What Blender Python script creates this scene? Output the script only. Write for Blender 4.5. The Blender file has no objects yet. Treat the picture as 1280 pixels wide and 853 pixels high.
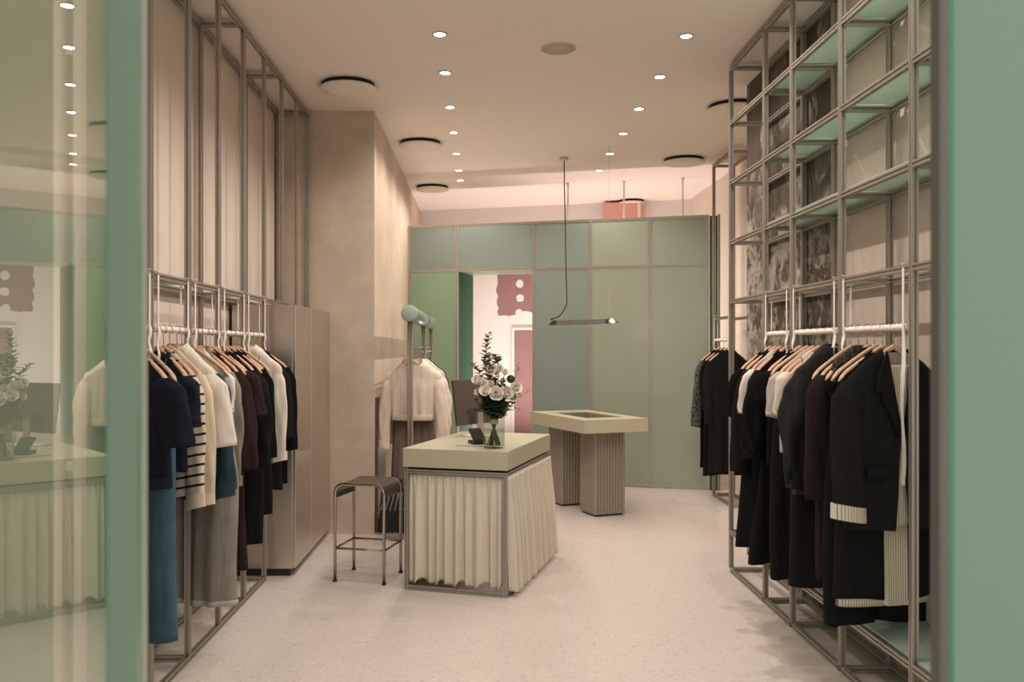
import bpy, math, random
from mathutils import Vector, Matrix
R = math.radians
PI = math.pi
sc = bpy.context.scene
C = bpy.data.collections.new('shop'); sc.collection.children.link(C)
rnd = random.Random(7)

# ------------------------------------------------------------------ camera
F = 1100.0
cam_d = bpy.data.cameras.new('camera'); cam = bpy.data.objects.new('camera', cam_d); C.objects.link(cam)
cam.location = (0, 0, 1.5); cam.rotation_euler = (PI/2, 0, 0)
cam_d.sensor_width = 36; cam_d.lens = F/1280*36
cam_d.shift_x = 35/1280; cam_d.shift_y = 9.5/1280
cam_d.clip_start = .05; cam_d.clip_end = 100
cam_d.dof.use_dof = True; cam_d.dof.focus_distance = 6.0; cam_d.dof.aperture_fstop = 4.5
sc.camera = cam

# ------------------------------------------------------------------ materials
def lin(c):
    return tuple(((v/255)/12.92 if v/255 <= .04045 else (((v/255)+.055)/1.055)**2.4) for v in c)
class NT:
    def __init__(s, name):
        s.m = bpy.data.materials.new(name); s.m.use_nodes = True
        s.t = s.m.node_tree; s.n = s.t.nodes; s.l = s.t.links
        s.b = s.n['Principled BSDF']; s.out = s.n['Material Output']
    def add(s, typ, **kw):
        n = s.n.new(typ)
        for k, v in kw.items(): setattr(n, k, v)
        return n
    def link(s, a, b): s.l.new(a, b)
    def math(s, op, a, b=None, c=None):
        n = s.add('ShaderNodeMath', operation=op)
        for i, v in enumerate((a, b, c)):
            if v is None: continue
            if hasattr(v, 'links'): s.link(v, n.inputs[i])
            else: n.inputs[i].default_value = v
        return n.outputs[0]
    def mix(s, fac, a, b):
        n = s.add('ShaderNodeMix', data_type='RGBA')
        for key, v in ((0, fac), (6, a), (7, b)):
            if hasattr(v, 'links'): s.link(v, n.inputs[key])
            else: n.inputs[key].default_value = v if key == 0 else (*v, 1)
        return n.outputs[2]
    def noise(s, scale, detail=4, rough=.5, coord='Object', vec=None):
        n = s.add('ShaderNodeTexNoise'); n.inputs['Scale'].default_value = scale
        n.inputs['Detail'].default_value = detail; n.inputs['Roughness'].default_value = rough
        s.link(vec if vec is not None else s.coord(coord), n.inputs['Vector'])
        return n.outputs['Fac']
    def coord(s, which='Object'):
        if not hasattr(s, '_c'): s._c = s.add('ShaderNodeTexCoord')
        return s._c.outputs[which]
    def ramp(s, fac, stops):
        n = s.add('ShaderNodeValToRGB'); e = n.color_ramp.elements
        while len(e) < len(stops): e.new(.5)
        for i, (p, c) in enumerate(stops):
            e[i].position = p; e[i].color = (*c, 1) if len(c) == 3 else c
        s.link(fac, n.inputs[0]); return n.outputs[0]
    def bump(s, h, strength=.2, dist=.01):
        n = s.add('ShaderNodeBump'); n.inputs['Strength'].default_value = strength
        n.inputs['Distance'].default_value = dist; s.link(h, n.inputs['Height'])
        s.link(n.outputs[0], s.b.inputs['Normal'])
    def set(s, col=None, rough=None, metal=None, spec=None, **kw):
        if col is not None:
            if hasattr(col, 'links'): s.link(col, s.b.inputs['Base Color'])
            else: s.b.inputs['Base Color'].default_value = (*col, 1)
        if rough is not None:
            if hasattr(rough, 'links'): s.link(rough, s.b.inputs['Roughness'])
            else: s.b.inputs['Roughness'].default_value = rough
        if metal is not None: s.b.inputs['Metallic'].default_value = metal
        if spec is not None: s.b.inputs['Specular IOR Level'].default_value = spec
        for k, v in kw.items(): s.b.inputs[k].default_value = v
        return s

def scl(c, f): return tuple(min(1, v*f) for v in c)
def plain(name, col, rough=.5, metal=0, spec=.5, var=.08, nscale=6, bump=0, bscale=60):
    t = NT(name)
    n = t.noise(nscale, 3)
    t.set(t.mix(n, scl(col, 1-var), scl(col, 1+var)), rough, metal, spec)
    if bump: t.bump(t.noise(bscale, 3), bump, .004)
    return t.m
def fabric(name, col, rough=.9, var=.12, bump=.25, bscale=500, sheen=.0):
    t = NT(name)
    n = t.noise(9, 4)
    t.set(t.mix(n, scl(col, 1-var), scl(col, 1+var)), rough, 0, .15)
    t.b.inputs['Sheen Weight'].default_value = sheen
    mp = t.add('ShaderNodeMapping'); mp.inputs['Scale'].default_value = (16, 16, 3.2); t.link(t.coord('Object'), mp.inputs[0])
    wr = t.noise(1.0, 3, .5, vec=mp.outputs[0])
    t.bump(t.math('ADD', t.math('MULTIPLY', wr, 1.0), t.math('MULTIPLY', t.noise(bscale, 2), .05)), bump*3, .02)
    return t.m
M = {}
def plaster(name, col, var=.12, scale=1.6):
    t = NT(name)
    a = t.noise(scale, 6, .6); b = t.noise(scale*5, 4, .6)
    f = t.math('ADD', t.math('MULTIPLY', a, .7), t.math('MULTIPLY', b, .3))
    f = t.ramp(f, [(.3, (0, 0, 0)), (.7, (1, 1, 1))])
    t.set(t.mix(f, scl(col, 1-var), scl(col, 1+var)), .75, 0, .25)
    t.bump(t.noise(22, 5, .6), .12, .006)
    return t.m
M['column'] = plaster('beige_microcement', (.56, .455, .36), .2)
M['wall'] = plaster('pale_plaster', (.68, .585, .495), .05, 2)
M['wall_cream'] = plaster('cream_plaster', (.72, .63, .54), .04, 2)
M['ceiling'] = plaster('ceiling_paint', (.82, .735, .66), .015, 1)
M['white_wall'] = plaster('white_plaster', (.74, .70, .68), .03, 2)
M['facade'] = plaster('facade_render', (.24, .235, .185), .05, 2)

def mk_floor():
    t = NT('pale_terrazzo')
    v = t.add('ShaderNodeTexVoronoi'); v.inputs['Scale'].default_value = 90
    t.link(t.coord('Object'), v.inputs['Vector'])
    sp = t.add('ShaderNodeSeparateColor'); t.link(v.outputs['Color'], sp.inputs[0])
    chips = t.ramp(sp.outputs[0], [(.0, (.48, .425, .38)), (.12, (.63, .565, .515)), (.85, (.65, .585, .535)), (1, (.72, .665, .62))])
    big = t.noise(.9, 4)
    col = t.mix(t.math('MULTIPLY', big, .35), chips, (.58, .515, .465))
    # irregular darker blotches beside the right-hand frame
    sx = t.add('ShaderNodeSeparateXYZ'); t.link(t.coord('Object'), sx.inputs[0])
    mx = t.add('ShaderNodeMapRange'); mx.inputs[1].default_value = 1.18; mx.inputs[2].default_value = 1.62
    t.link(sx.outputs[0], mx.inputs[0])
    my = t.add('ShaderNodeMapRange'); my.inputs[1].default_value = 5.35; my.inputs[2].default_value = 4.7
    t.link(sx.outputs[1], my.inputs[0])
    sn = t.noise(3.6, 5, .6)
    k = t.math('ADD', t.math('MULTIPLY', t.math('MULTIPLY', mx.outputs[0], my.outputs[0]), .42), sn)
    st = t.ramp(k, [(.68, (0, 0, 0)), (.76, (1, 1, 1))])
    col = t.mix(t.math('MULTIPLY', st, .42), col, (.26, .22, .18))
    t.set(col, .28, 0, .45)
    rr = t.noise(3, 3); t.link(t.math('MULTIPLY_ADD', rr, .18, .22), t.b.inputs['Roughness'])
    return t.m
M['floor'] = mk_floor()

def metal(name, col, rough=.35, aniso=False):
    t = NT(name)
    n = t.noise(14, 3)
    t.set(t.mix(n, scl(col, .92), scl(col, 1.08)), rough, 1.0)
    return t.m
M['alu'] = plain('satin_aluminium', (.45, .41, .355), .48, .7, .5, .05)
M['alu_light'] = plain('pale_aluminium', (.60, .54, .47), .4, .6, .5, .04)
def brushed(name, col, rough):
    t = NT(name)
    mp = t.add('ShaderNodeMapping'); mp.inputs['Scale'].default_value = (3, 3, 260); t.link(t.coord('Object'), mp.inputs[0])
    n = t.noise(1.0, 4, .6, vec=mp.outputs[0])
    t.set(t.mix(n, scl(col, .95), scl(col, 1.05)), rough, .95)
    t.link(t.math('MULTIPLY_ADD', n, .12, rough-.06), t.b.inputs['Roughness'])
    return t.m
M['alu_mid'] = plain('mid_aluminium', (.54, .50, .43), .4, .7, .5, .04)
M['steel'] = brushed('brushed_steel', (.66, .60, .53), .34)
M['chrome'] = metal('chrome', (.50, .45, .39), .18)
M['dark_metal'] = plain('dark_metal', (.05, .048, .044), .4, .6)
M['black'] = plain('black_plastic', (.018, .018, .018), .4)
M['wood'] = None
def mk_wood():
    t = NT('copper_beech_wood')
    w = t.add('ShaderNodeTexWave'); w.inputs['Scale'].default_value = 14; w.inputs['Distortion'].default_value = 3
    w.inputs['Detail'].default_value = 3; t.link(t.coord('Object'), w.inputs[0])
    t.set(t.mix(w.outputs['Fac'], (.60, .375, .255), (.67, .43, .30)), .42, 0, .4)
    return t.m
M['wood'] = mk_wood()
M['cord_white'] = fabric('white_cord', (.74, .68, .62), .85, .06, .3, 300)
M['ribbon'] = fabric('white_ribbon', (.78, .72, .66), .8, .05, .2, 300)

def frosted(name, col, rough=.35, trans=.3, spec=.5, var=.05):
    t = NT(name)
    n = t.noise(1.4, 3)
    c = t.mix(n, scl(col, 1-var), scl(col, 1+var))
    t.set(c, rough, 0, spec)
    tr = t.add('ShaderNodeBsdfTranslucent'); t.link(c, tr.inputs[0])
    mx = t.add('ShaderNodeMixShader'); mx.inputs[0].default_value = trans
    t.link(t.b.outputs[0], mx.inputs[1]); t.link(tr.outputs[0], mx.inputs[2])
    t.link(mx.outputs[0], t.out.inputs[0])
    return t.m
M['frost_grey'] = frosted('grey_green_frosted_glass', (.325, .35, .275), .25, .12, .7)
M['frost_teal'] = frosted('blue_green_frosted_glass', (.245, .295, .265), .25, .15, .7)
M['frost_green'] = frosted('leaf_green_frosted_glass', (.31, .44, .29), .33, .25)
M['frost_dark'] = frosted('deep_green_glass', (.055, .14, .085), .6, .2, .12)
M['mint_shelf'] = frosted('mint_shelf_glass', (.54, .66, .575), .35, .36)
M['mint'] = frosted('mint_frosted_panel', (.265, .37, .285), .5, .25, .2, .02)
M['mint_dark'] = frosted('deep_mint_frosted_stile', (.215, .305, .23), .75, .2, .08, .02)
M['cream_tube'] = plain('cream_tube', (.50, .42, .36), .5)
M['sage_trim'] = plain('sage_trim', (.30, .31, .24), .6)
M['bronze'] = plain('bronze_trim', (.13, .115, .095), .45, .4)
M['emerald'] = plain('emerald_glass_edge', (.05, .20, .12), .25)
M['slab'] = plain('sage_lacquer', (.46, .435, .305), .42, 0, .4, .02)
M['curtain'] = None
def mk_curtain():
    t = NT('cream_linen')
    c = t.mix(t.noise(14, 4), (.74, .68, .56), (.82, .76, .64))
    t.set(c, .9, 0, .1)
    mp = t.add('ShaderNodeMapping'); mp.inputs['Scale'].default_value = (500, 500, 60); t.link(t.coord('Object'), mp.inputs[0])
    t.bump(t.noise(1, 2, vec=mp.outputs[0]), .2, .002)
    tr = t.add('ShaderNodeBsdfTranslucent'); t.link(c, tr.inputs[0])
    mx = t.add('ShaderNodeMixShader'); mx.inputs[0].default_value = .2
    t.link(t.b.outputs[0], mx.inputs[1]); t.link(tr.outputs[0], mx.inputs[2]); t.link(mx.outputs[0], t.out.inputs[0])
    return t.m
M['curtain'] = mk_curtain()

def mk_pane():
    t = NT('shop_glass'); t.n.remove(t.b)
    fr = t.add('ShaderNodeFresnel'); fr.inputs[0].default_value = 2.15
    ge = t.add('ShaderNodeNewGeometry')
    f = t.math('MULTIPLY', fr.outputs[0], t.math('SUBTRACT', 1.0, ge.outputs['Backfacing']))
    tr = t.add('ShaderNodeBsdfTransparent'); tr.inputs[0].default_value = (.86, .91, .83, 1)
    gl = t.add('ShaderNodeBsdfGlossy'); gl.inputs['Roughness'].default_value = .0; gl.inputs[0].default_value = (.97, 1, .95, 1)
    mx = t.add('ShaderNodeMixShader'); t.link(f, mx.inputs[0]); t.link(tr.outputs[0], mx.inputs[1]); t.link(gl.outputs[0], mx.inputs[2])
    t.link(mx.outputs[0], t.out.inputs[0]); return t.m
M['pane'] = mk_pane()
def mk_clear(name, tint, ior=1.45):
    t = NT(name); t.n.remove(t.b)
    fr = t.add('ShaderNodeFresnel'); fr.inputs[0].default_value = ior
    tr = t.add('ShaderNodeBsdfTransparent'); tr.inputs[0].default_value = (*tint, 1)
    gl = t.add('ShaderNodeBsdfGlossy'); gl.inputs['Roughness'].default_value = .02
    ge = t.add('ShaderNodeNewGeometry'); fb = t.math('MULTIPLY', fr.outputs[0], t.math('SUBTRACT', 1.0, ge.outputs['Backfacing']))
    mx = t.add('ShaderNodeMixShader'); t.link(fb, mx.inputs[0]); t.link(tr.outputs[0], mx.inputs[1]); t.link(gl.outputs[0], mx.inputs[2])
    t.link(mx.outputs[0], t.out.inputs[0]); return t.m
M['glass'] = mk_clear('clear_glass', (.90, .92, .88))
M['water'] = mk_clear('water', (.90, .93, .88), 1.33)
def emit(name, col, s):
    t = NT(name); t.set((.9, .9, .9)); t.b.inputs['Emission Color'].default_value = (*col, 1); t.b.inputs['Emission Strength'].default_value = s
    return t.m
M['lamp'] = emit('lamp_lens', (1, .97, .92), 14)
M['bulb'] = emit('warm_bulb', (1, .82, .66), 1.6)

def mk_stone():
    t = NT('dark_old_plaster')
    base = t.mix(t.noise(5, 6, .65), (.045, .037, .029), (.125, .10, .08))
    vo = t.add('ShaderNodeTexVoronoi'); vo.inputs['Scale'].default_value = 2.7; vo.inputs['Randomness'].default_value = .85
    wv = t.add('ShaderNodeVectorMath', operation='ADD'); t.link(t.coord('Object'), wv.inputs[0])
    nn = t.add('ShaderNodeTexNoise'); nn.inputs['Scale'].default_value = 5; t.link(t.coord('Object'), nn.inputs[0])
    sv = t.add('ShaderNodeVectorMath', operation='SCALE'); t.link(nn.outputs['Color'], sv.inputs[0]); sv.inputs['Scale'].default_value = .12
    t.link(sv.outputs[0], wv.inputs[1]); t.link(wv.outputs[0], vo.inputs['Vector'])
    ring = t.ramp(vo.outputs['Distance'], [(0, (.25, .25, .25)), (.30, (.4, .4, .4)), (.36, (.95, .95, .95)), (.40, (0, 0, 0))])
    k = t.math('MULTIPLY', ring, t.ramp(t.noise(9, 6, .7), [(.38, (0, 0, 0)), (.62, (1, 1, 1))]))
    col = t.mix(t.math('MULTIPLY', k, .75), base, (.46, .41, .35))
    sz = t.add('ShaderNodeSeparateXYZ'); t.link(t.coord('Object'), sz.inputs[0])
    band = t.math('ADD', sz.outputs[2], t.math('MULTIPLY', t.noise(3, 5, .7), .5))
    lo = t.ramp(t.math('MULTIPLY', band, .3), [(.78, (1, 1, 1)), (.80, (0, 0, 0))])
    col = t.mix(t.math('MULTIPLY', t.math('MULTIPLY', lo, t.ramp(t.noise(7, 6, .7), [(.45, (0, 0, 0)), (.56, (1, 1, 1))])), .7), col, (.44, .39, .33))
    t.set(col, .8, 0, .25); t.bump(t.noise(16, 6, .7), .5, .01)
    return t.m
M['stone'] = mk_stone()

CL = dict(navy=(.012, .015, .026), denim=(.055, .105, .145), navy2=(.016, .018, .028), cream=(.62, .52, .40), white=(.68, .61, .52),
          dkdenim=(.030, .055, .070), grey=(.235, .21, .175), plum=(.032, .0175, .017), plum2=(.023, .0145, .0145), black=(.0095, .009, .009),
          black2=(.0125, .012, .0115), black3=(.0075, .0075, .0075), charcoal=(.022, .0215, .021), taupe=(.185, .135, .105), beige=(.72, .60, .49), offwhite=(.74, .66, .59),
          lgrey=(.42, .38, .34), ink=(.035, .045, .06), tee=(.66, .58, .50))
for k, v in CL.items():
    M['f_'+k] = fabric('cloth_'+k, v, .5 if k == 'charcoal' else .9, .15 if k not in ('denim', 'grey', 'dkdenim') else .3, .3, 420)
def stripes(name, a, b, period, duty, axis=2, skew=0.0):
    t = NT(name); s = t.add('ShaderNodeSeparateXYZ'); t.link(t.coord('Object'), s.inputs[0])
    v = t.math('ADD', s.outputs[axis], t.math('MULTIPLY', s.outputs[0 if axis == 2 else 2], skew))
    f = t.math('FRACT', t.math('DIVIDE', t.math('ADD', v, 50.0), period))
    k = t.math('LESS_THAN', f, duty)
    t.set(t.mix(k, a, b), .9, 0, .15); t.bump(t.noise(420, 2), .25, .002); return t.m
M['breton'] = stripes('navy_striped_jersey', (.64, .54, .42), (.012, .013, .022), .043, .24, 2, -.2)
M['stripe_shirt'] = stripes('fine_striped_cotton', (.62, .56, .45), (.20, .18, .13), .011, .25, 0)
def mk_sequin():
    t = NT('dark_sequins'); v = t.add('ShaderNodeTexVoronoi'); v.inputs['Scale'].default_value = 70; t.link(t.coord('Object'), v.inputs[0])
    t.set(t.ramp(v.outputs['Distance'], [(.2, (.09, .055, .05)), (.5, (.01, .009, .009))]), .4); t.bump(v.outputs['Distance'], .6, .006); return t.m
M['sequin'] = mk_sequin()
M['lace'] = None
def mk_lace():
    t = NT('black_patterned_lace'); v = t.add('ShaderNodeTexVoronoi'); v.inputs['Scale'].default_value = 45; t.link(t.coord('Object'), v.inputs[0])
    t.set(t.ramp(v.outputs['Distance'], [(.35, (.012, .012, .012)), (.5, (.09, .11, .09))]), .8); return t.m
M['lace'] = mk_lace()
M['pink'] = plain('dusty_pink_paint', (.29, .17, .165), .7, 0, .3, .08, 3)
M['salmon'] = plain('salmon_paint', (.72, .36, .30), .7, 0, .3, .03)
M['white_paint'] = plain('white_paint', (.76, .72, .69), .6, 0, .3, .03)
M['petal'] = plain('white_petal', (.80, .74, .66), .6, 0, .3, .05, 20)
M['petal_core'] = plain('flower_centre', (.22, .17, .06), .8)
M['leaf'] = plain('dark_leaf', (.06, .092, .046), .5, 0, .4, .4, 12)
M['leaf2'] = plain('eucalyptus_leaf', (.17, .205, .085), .55, 0, .3, .35, 12)
M['leaf3'] = plain('olive_twig', (.10, .075, .04), .6, 0, .3, .3, 12)
M['moss'] = plain('green_pompom', (.035, .06, .02), .9, 0, .2, .4, 60)
M['stem'] = plain('flower_stem', (.09, .12, .05), .6, 0, .3, .3, 20)
M['paper'] = plain('pale_stone_tray', (.50, .45, .38), .6)
M['monitor_back'] = plain('bronze_grey_casing', (.12, .10, .085), .3, .55, .5, .05)
M['mint_tube'] = plain('mint_lacquer', (.19, .28, .20), .28, 0, .5, .03)
M['roll_cap'] = plain('pale_mint_cap', (.33, .40, .32), .6)
M['leather'] = plain('dark_brown_leather', (.075, .058, .046), .3, .3, .5, .1, 10)
M['gap'] = plain('painted_gap_shade', (.012, .011, .010), .9)  # near-black colour paints in the shade of narrow gaps
M['plate'] = plain('plaster_disc', (.78, .69, .60), .7, 0, .3, .02)
M['sp_grille'] = plain('speaker_mesh', (.50, .43, .37), .7, 0, .3, .06, 200)
M['lamp_metal'] = plain('smoky_green_steel', (.15, .16, .13), .35, .5)
M['brass'] = plain('brass_trim', (.30, .24, .13), .3, .8)

# ------------------------------------------------------------------ mesh builder
class MB:
    def __init__(s): s.v = []; s.f = []; s.sm = []
    def add(s, vs, fs, smooth=False):
        o = len(s.v); s.v += [tuple(p) for p in vs]
        for f in fs: s.f.append(tuple(i+o for i in f)); s.sm.append(smooth)
        return s
    def box(s, x0, x1, y0, y1, z0, z1, mat=None):
        vs = [Vector((x, y, z)) for z in (z0, z1) for x, y in ((x0, y0), (x1, y0), (x1, y1), (x0, y1))]
        if mat: vs = [mat @ p for p in vs]
        return s.add(vs, [(3, 2, 1, 0), (4, 5, 6, 7), (0, 1, 5, 4), (1, 2, 6, 5), (2, 3, 7, 6), (3, 0, 4, 7)])
    def prism(s, poly, axis, a, b):
        # poly of 2-D points extruded along axis from a to b
        def P(u, v, w): return {'x': (w, u, v), 'y': (u, w, v), 'z': (u, v, w)}[axis]
        n = len(poly); vs = [P(u, v, a) for u, v in poly]+[P(u, v, b) for u, v in poly]
        fs = [(i, (i+1) % n, (i+1) % n+n, i+n) for i in range(n)]+[tuple(range(n-1, -1, -1)), tuple(range(n, 2*n))]
        return s.add(vs, fs)
    def slot(s, p0, p1, w=.03):
        # slotted aluminium profile between two axis-aligned points
        h = w/2; g = w*.17; d = w*.30
        poly = [(-h, -h), (-g, -h), (-g*.8, -h+d), (g*.8, -h+d), (g, -h), (h, -h), (h, -g), (h-d, -g*.8), (h-d, g*.8), (h, g), (h, h), (g, h), (g*.8, h-d), (-g*.8, h-d), (-g, h), (-h, h), (-h, g), (-h+d, g*.8), (-h+d, -g*.8), (-h, -g)]
        p0 = Vector(p0); p1 = Vector(p1); d_ = p1-p0
        ax = max(range(3), key=lambda i: abs(d_[i])); o = [i for i in range(3) if i != ax]
        poly = [(p0[o[0]]+u, p0[o[1]]+v) for u, v in poly]
        return s.prism(poly, 'xyz'[ax], p0[ax], p1[ax])
    def tube(s, pts, r, n=10, caps=True, smooth=True):
        pts = [Vector(p) for p in pts]; rs = r if isinstance(r, (list, tuple)) else [r]*len(pts)
        vs = []; up = None
        for i, p in enumerate(pts):
            t = (pts[min(i+1, len(pts)-1)]-pts[max(i-1, 0)]).normalized()
            if up is None: up = Vector((0, 0, 1)) if abs(t.z) < .9 else Vector((1, 0, 0))
            a = (up-t*up.dot(t)).normalized(); b = t.cross(a); up = a
            for k in range(n):
                q = 2*PI*k/n; vs.append(p+(a*math.cos(q)+b*math.sin(q))*rs[i])
        m = len(pts)
        fs = [(i*n+k, i*n+(k+1) % n, (i+1)*n+(k+1) % n, (i+1)*n+k) for i in range(m-1) for k in range(n)]
        s.add(vs, fs, smooth)
        if caps: s.add(vs[:n], [tuple(range(n-1, -1, -1))]); s.add(vs[-n:], [tuple(range(n))])
        return s
    def lathe(s, prof, n=32, c=(0, 0, 0), smooth=True, cap0=False, cap1=False):
        vs = [(c[0]+r*math.cos(2*PI*k/n), c[1]+r*math.sin(2*PI*k/n), c[2]+z) for r, z in prof for k in range(n)]
        m = len(prof)
        s.add(vs, [(i*n+k, i*n+(k+1) % n, (i+1)*n+(k+1) % n, (i+1)*n+k) for i in range(m-1) for k in range(n)], smooth)
        if cap0: s.add(vs[:n], [tuple(range(n-1, -1, -1))])
        if cap1: s.add(vs[-n:], [tuple(range(n))])
        return s
    def rings(s, rings, closed=True, smooth=True, cap0=False, cap1=False):
        n = len(rings[0]); vs = [p for r in rings for p in r]; m = len(rings)
        kk = n if closed else n-1
        s.add(vs, [(i*n+k, i*n+(k+1) % n, (i+1)*n+(k+1) % n, (i+1)*n+k) for i in range(m-1) for k in range(kk)], smooth)
        if cap0: s.add(rings[0], [tuple(range(n-1, -1, -1))], False)
        if cap1: s.add(rings[-1], [tuple(range(n))], False)
        return s
    def mesh(s, name):
        me = bpy.data.meshes.new(name); me.from_pydata(s.v, [], s.f)
        me.polygons.foreach_set('use_smooth', s.sm); me.update()
        return me

def fixn(me):
    import bmesh
    b = bmesh.new(); b.from_mesh(me); bmesh.ops.remove_doubles(b, verts=b.verts, dist=1e-6)
    bmesh.ops.recalc_face_normals(b, faces=b.faces); b.to_mesh(me); b.free()
def obj(name, mb, mat, parent=None, bevel=0, label=None, kind=None, recalc=True, loc=None, rz=None, mats=None):
    me = mb if isinstance(mb, bpy.types.Mesh) else mb.mesh(name)
    if recalc and not isinstance(mb, bpy.types.Mesh): fixn(me)
    if not me.materials: me.materials.append(mat)
    o = bpy.data.objects.new(name, me); C.objects.link(o)
    if parent: o.parent = parent
    if bevel:
        m = o.modifiers.new('bevel', 'BEVEL'); m.width = bevel; m.segments = 2; m.limit_method = 'ANGLE'; m.angle_limit = R(40)
    if label: o['label'] = label
    if kind: o['kind'] = kind
    if loc is not None: o.location = loc
    if rz is not None: o.rotation_euler = (0, 0, rz)
    return o
def tag(o, label, cat, group=None):
    o['label'] = label; o['category'] = cat
    if group: o['group'] = group
    return o
def thing(name, label, cat, loc=(0, 0, 0), rz=0, group=None):
    o = bpy.data.objects.new(name, None); C.objects.link(o); o.empty_display_size = .1
    o.location = loc; o.rotation_euler = (0, 0, rz)
    return tag(o, label, cat, group)
def sroot(name, loc=(0, 0, 0), rz=0):
    o = bpy.data.objects.new(name, None); C.objects.link(o); o.location = loc; o.rotation_euler = (0, 0, rz)
    o['kind'] = 'structure'; return o
def struct(name, mb, mat, parent=None, bevel=0, loc=None, rz=None):
    return obj(name, mb, mat, parent, bevel, kind='structure', loc=loc, rz=rz)
def dup(root, loc, rz=None, label=None):
    r = root.copy(); C.objects.link(r); r.location = loc
    if rz is not None: r.rotation_euler = (0, 0, rz)
    if label: r['label'] = label
    for ch in list(root.children):
        c = ch.copy(); C.objects.link(c); c.parent = r
        for g in list(ch.children):
            d = g.copy(); C.objects.link(d); d.parent = c
    return r

CEIL = 3.42
# ------------------------------------------------------------------ room shell
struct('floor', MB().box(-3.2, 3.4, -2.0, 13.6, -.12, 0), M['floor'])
struct('ceiling', MB().box(-3.2, 3.4, 2.1, 13.6, CEIL, CEIL+.12), M['ceiling'])
w = MB(); w.box(-1.82, -1.70, 2.1, 7.11, 0, CEIL)
y = 2.12
while y < 7.0:
    w.box(-1.70, -1.685, y+.003, min(y+.485, 7.10)-.003, .0, CEIL-.02); y += .485
struct('wall_left', w, M['wall'])
struct('wall_left_rear', MB().box(-2.2, -.886, 7.11, 13.5, 0, CEIL), M['column'])
struct('wall_right', MB().box(1.945, 2.06, 2.1, 6.42, 0, CEIL), M['wall_cream'])
struct('wall_right_rear', MB().box(2.66, 2.8, 2.1, 13.5, 0, CEIL), M['wall_cream'])
struct('wall_front_left', MB().box(-3.2, -.89, 2.1, 2.28, 0, CEIL), M['facade'])
o = obj('old_plaster_panel', MB().box(1.918, 1.944, 4.86, 6.42, 0, CEIL), M['stone'])
o['kind'] = 'structure'; o.name = 'trim_1'
# reference directions: the partition runs 15 degrees off the room
ANG = R(-14.9); U = Vector((math.cos(ANG), math.sin(ANG))); N = Vector((-U.y, U.x))
P0 = Vector((-.86, 10.18))
# back wall 2 m behind the partition
bw = sroot('wall_back', (P0.x+N.x*2.0, P0.y+N.y*2.0, 0), ANG)
struct('back_surface', MB().box(-.9, 4.0, 0, .12, 0, CEIL), M['white_wall'], bw)
def bs(px): # pixel column -> distance along back wall
    r = (px-605)/F; X0, Y0 = bw.location.x, bw.location.y
    return (Y0*r-X0)/(U.x-U.y*r)
def bz(px, y):
    s = bs(px); Y = bw.location.y+U.y*s; return 1.5+(436-y)*Y/F
# unfinished pink patch with three plaster dabs
edge = []
x0, x1 = bs(622), bs(684); zt, zb = bz(640, 336), bz(640, 394.5)
rr = random.Random(3)
for i in range(13): edge.append((x0+rr.uniform(-.018, .018), zt+(zb-zt)*i/12))
for i in range(1, 14): edge.append((x0+(x1-x0)*i/13, zb+(.05 if i > 5 else 0)+rr.uniform(-.015, .015)))
edge.append((x1, zt))
struct('painted_patch', MB().prism(edge, 'y', -.004, 0), M['pink'], bw)
for (px, py, r_) in ((649.5, 355, .052), (650, 373, .054), (649, 391, .05)):
    cx, cz = bs(px), bz(px, py); poly = []
    for k in range(14): poly.append((cx+r_*math.cos(2*PI*k/14)*rr.uniform(.8, 1.1), cz+r_*1.05*math.sin(2*PI*k/14)*rr.uniform(.85, 1.1)))
    struct('plaster_dab', MB().prism(poly, 'y', -.009, -.002), M['white_wall'], bw)
d = struct('door_1', MB().box(bs(643.5), bs(643.5)+.86, -.03, .0, 0, bz(645, 413)), M['pink'], bw, .004)
struct('door_frame', MB().box(bs(643.5)-.03, bs(643.5), -.035, 0, 0, bz(645, 413)+.03).box(bs(643.5), bs(643.5)+.86, -.035, 0, bz(645, 413), bz(645, 413)+.03), M['white_paint'], d)

# ------------------------------------------------------------------ glazed partition
pt = sroot('wall_partition', (P0.x, P0.y, 0), ANG)
LP = 3.343
def ps(px):
    r = (px-605)/F; return (P0.y*r-P0.x)/(U.x-U.y*r)
S = [0.0, ps(571), ps(667), ps(738), ps(811), LP]
ZT, ZM = 2.906, 2.39
def panel(a, b, z0, z1, m, nm='glass_panel'):
    return struct(nm, MB().box(a+.012, b-.012, .002, .018, z0+.012, z1-.012), m, pt)
upm = ['frost_teal', 'frost_teal', 'frost_teal', 'frost_grey', 'frost_grey']
for i in range(5): panel(S[i], S[i+1], ZM, ZT, M[upm[i]])
lom = ['frost_green', None, 'frost_teal', 'frost_grey', 'frost_grey']
for i in range(5):
    if lom[i]: panel(S[i], S[i+1], .02, ZM, M[lom[i]])
for s in S: struct('mullion', MB().slot((s, .01, 0), (s, .01, ZT+.013), .03), M['alu_mid'], pt)
for i in range(5):
    for z in (ZT, ZM, .015):
        if i == 1 and z < .1: continue
        struct('rail', MB().slot((S[i]+.015, .01, z), (S[i+1]-.015, .01, z), .026), M['alu_mid'], pt)
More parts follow.
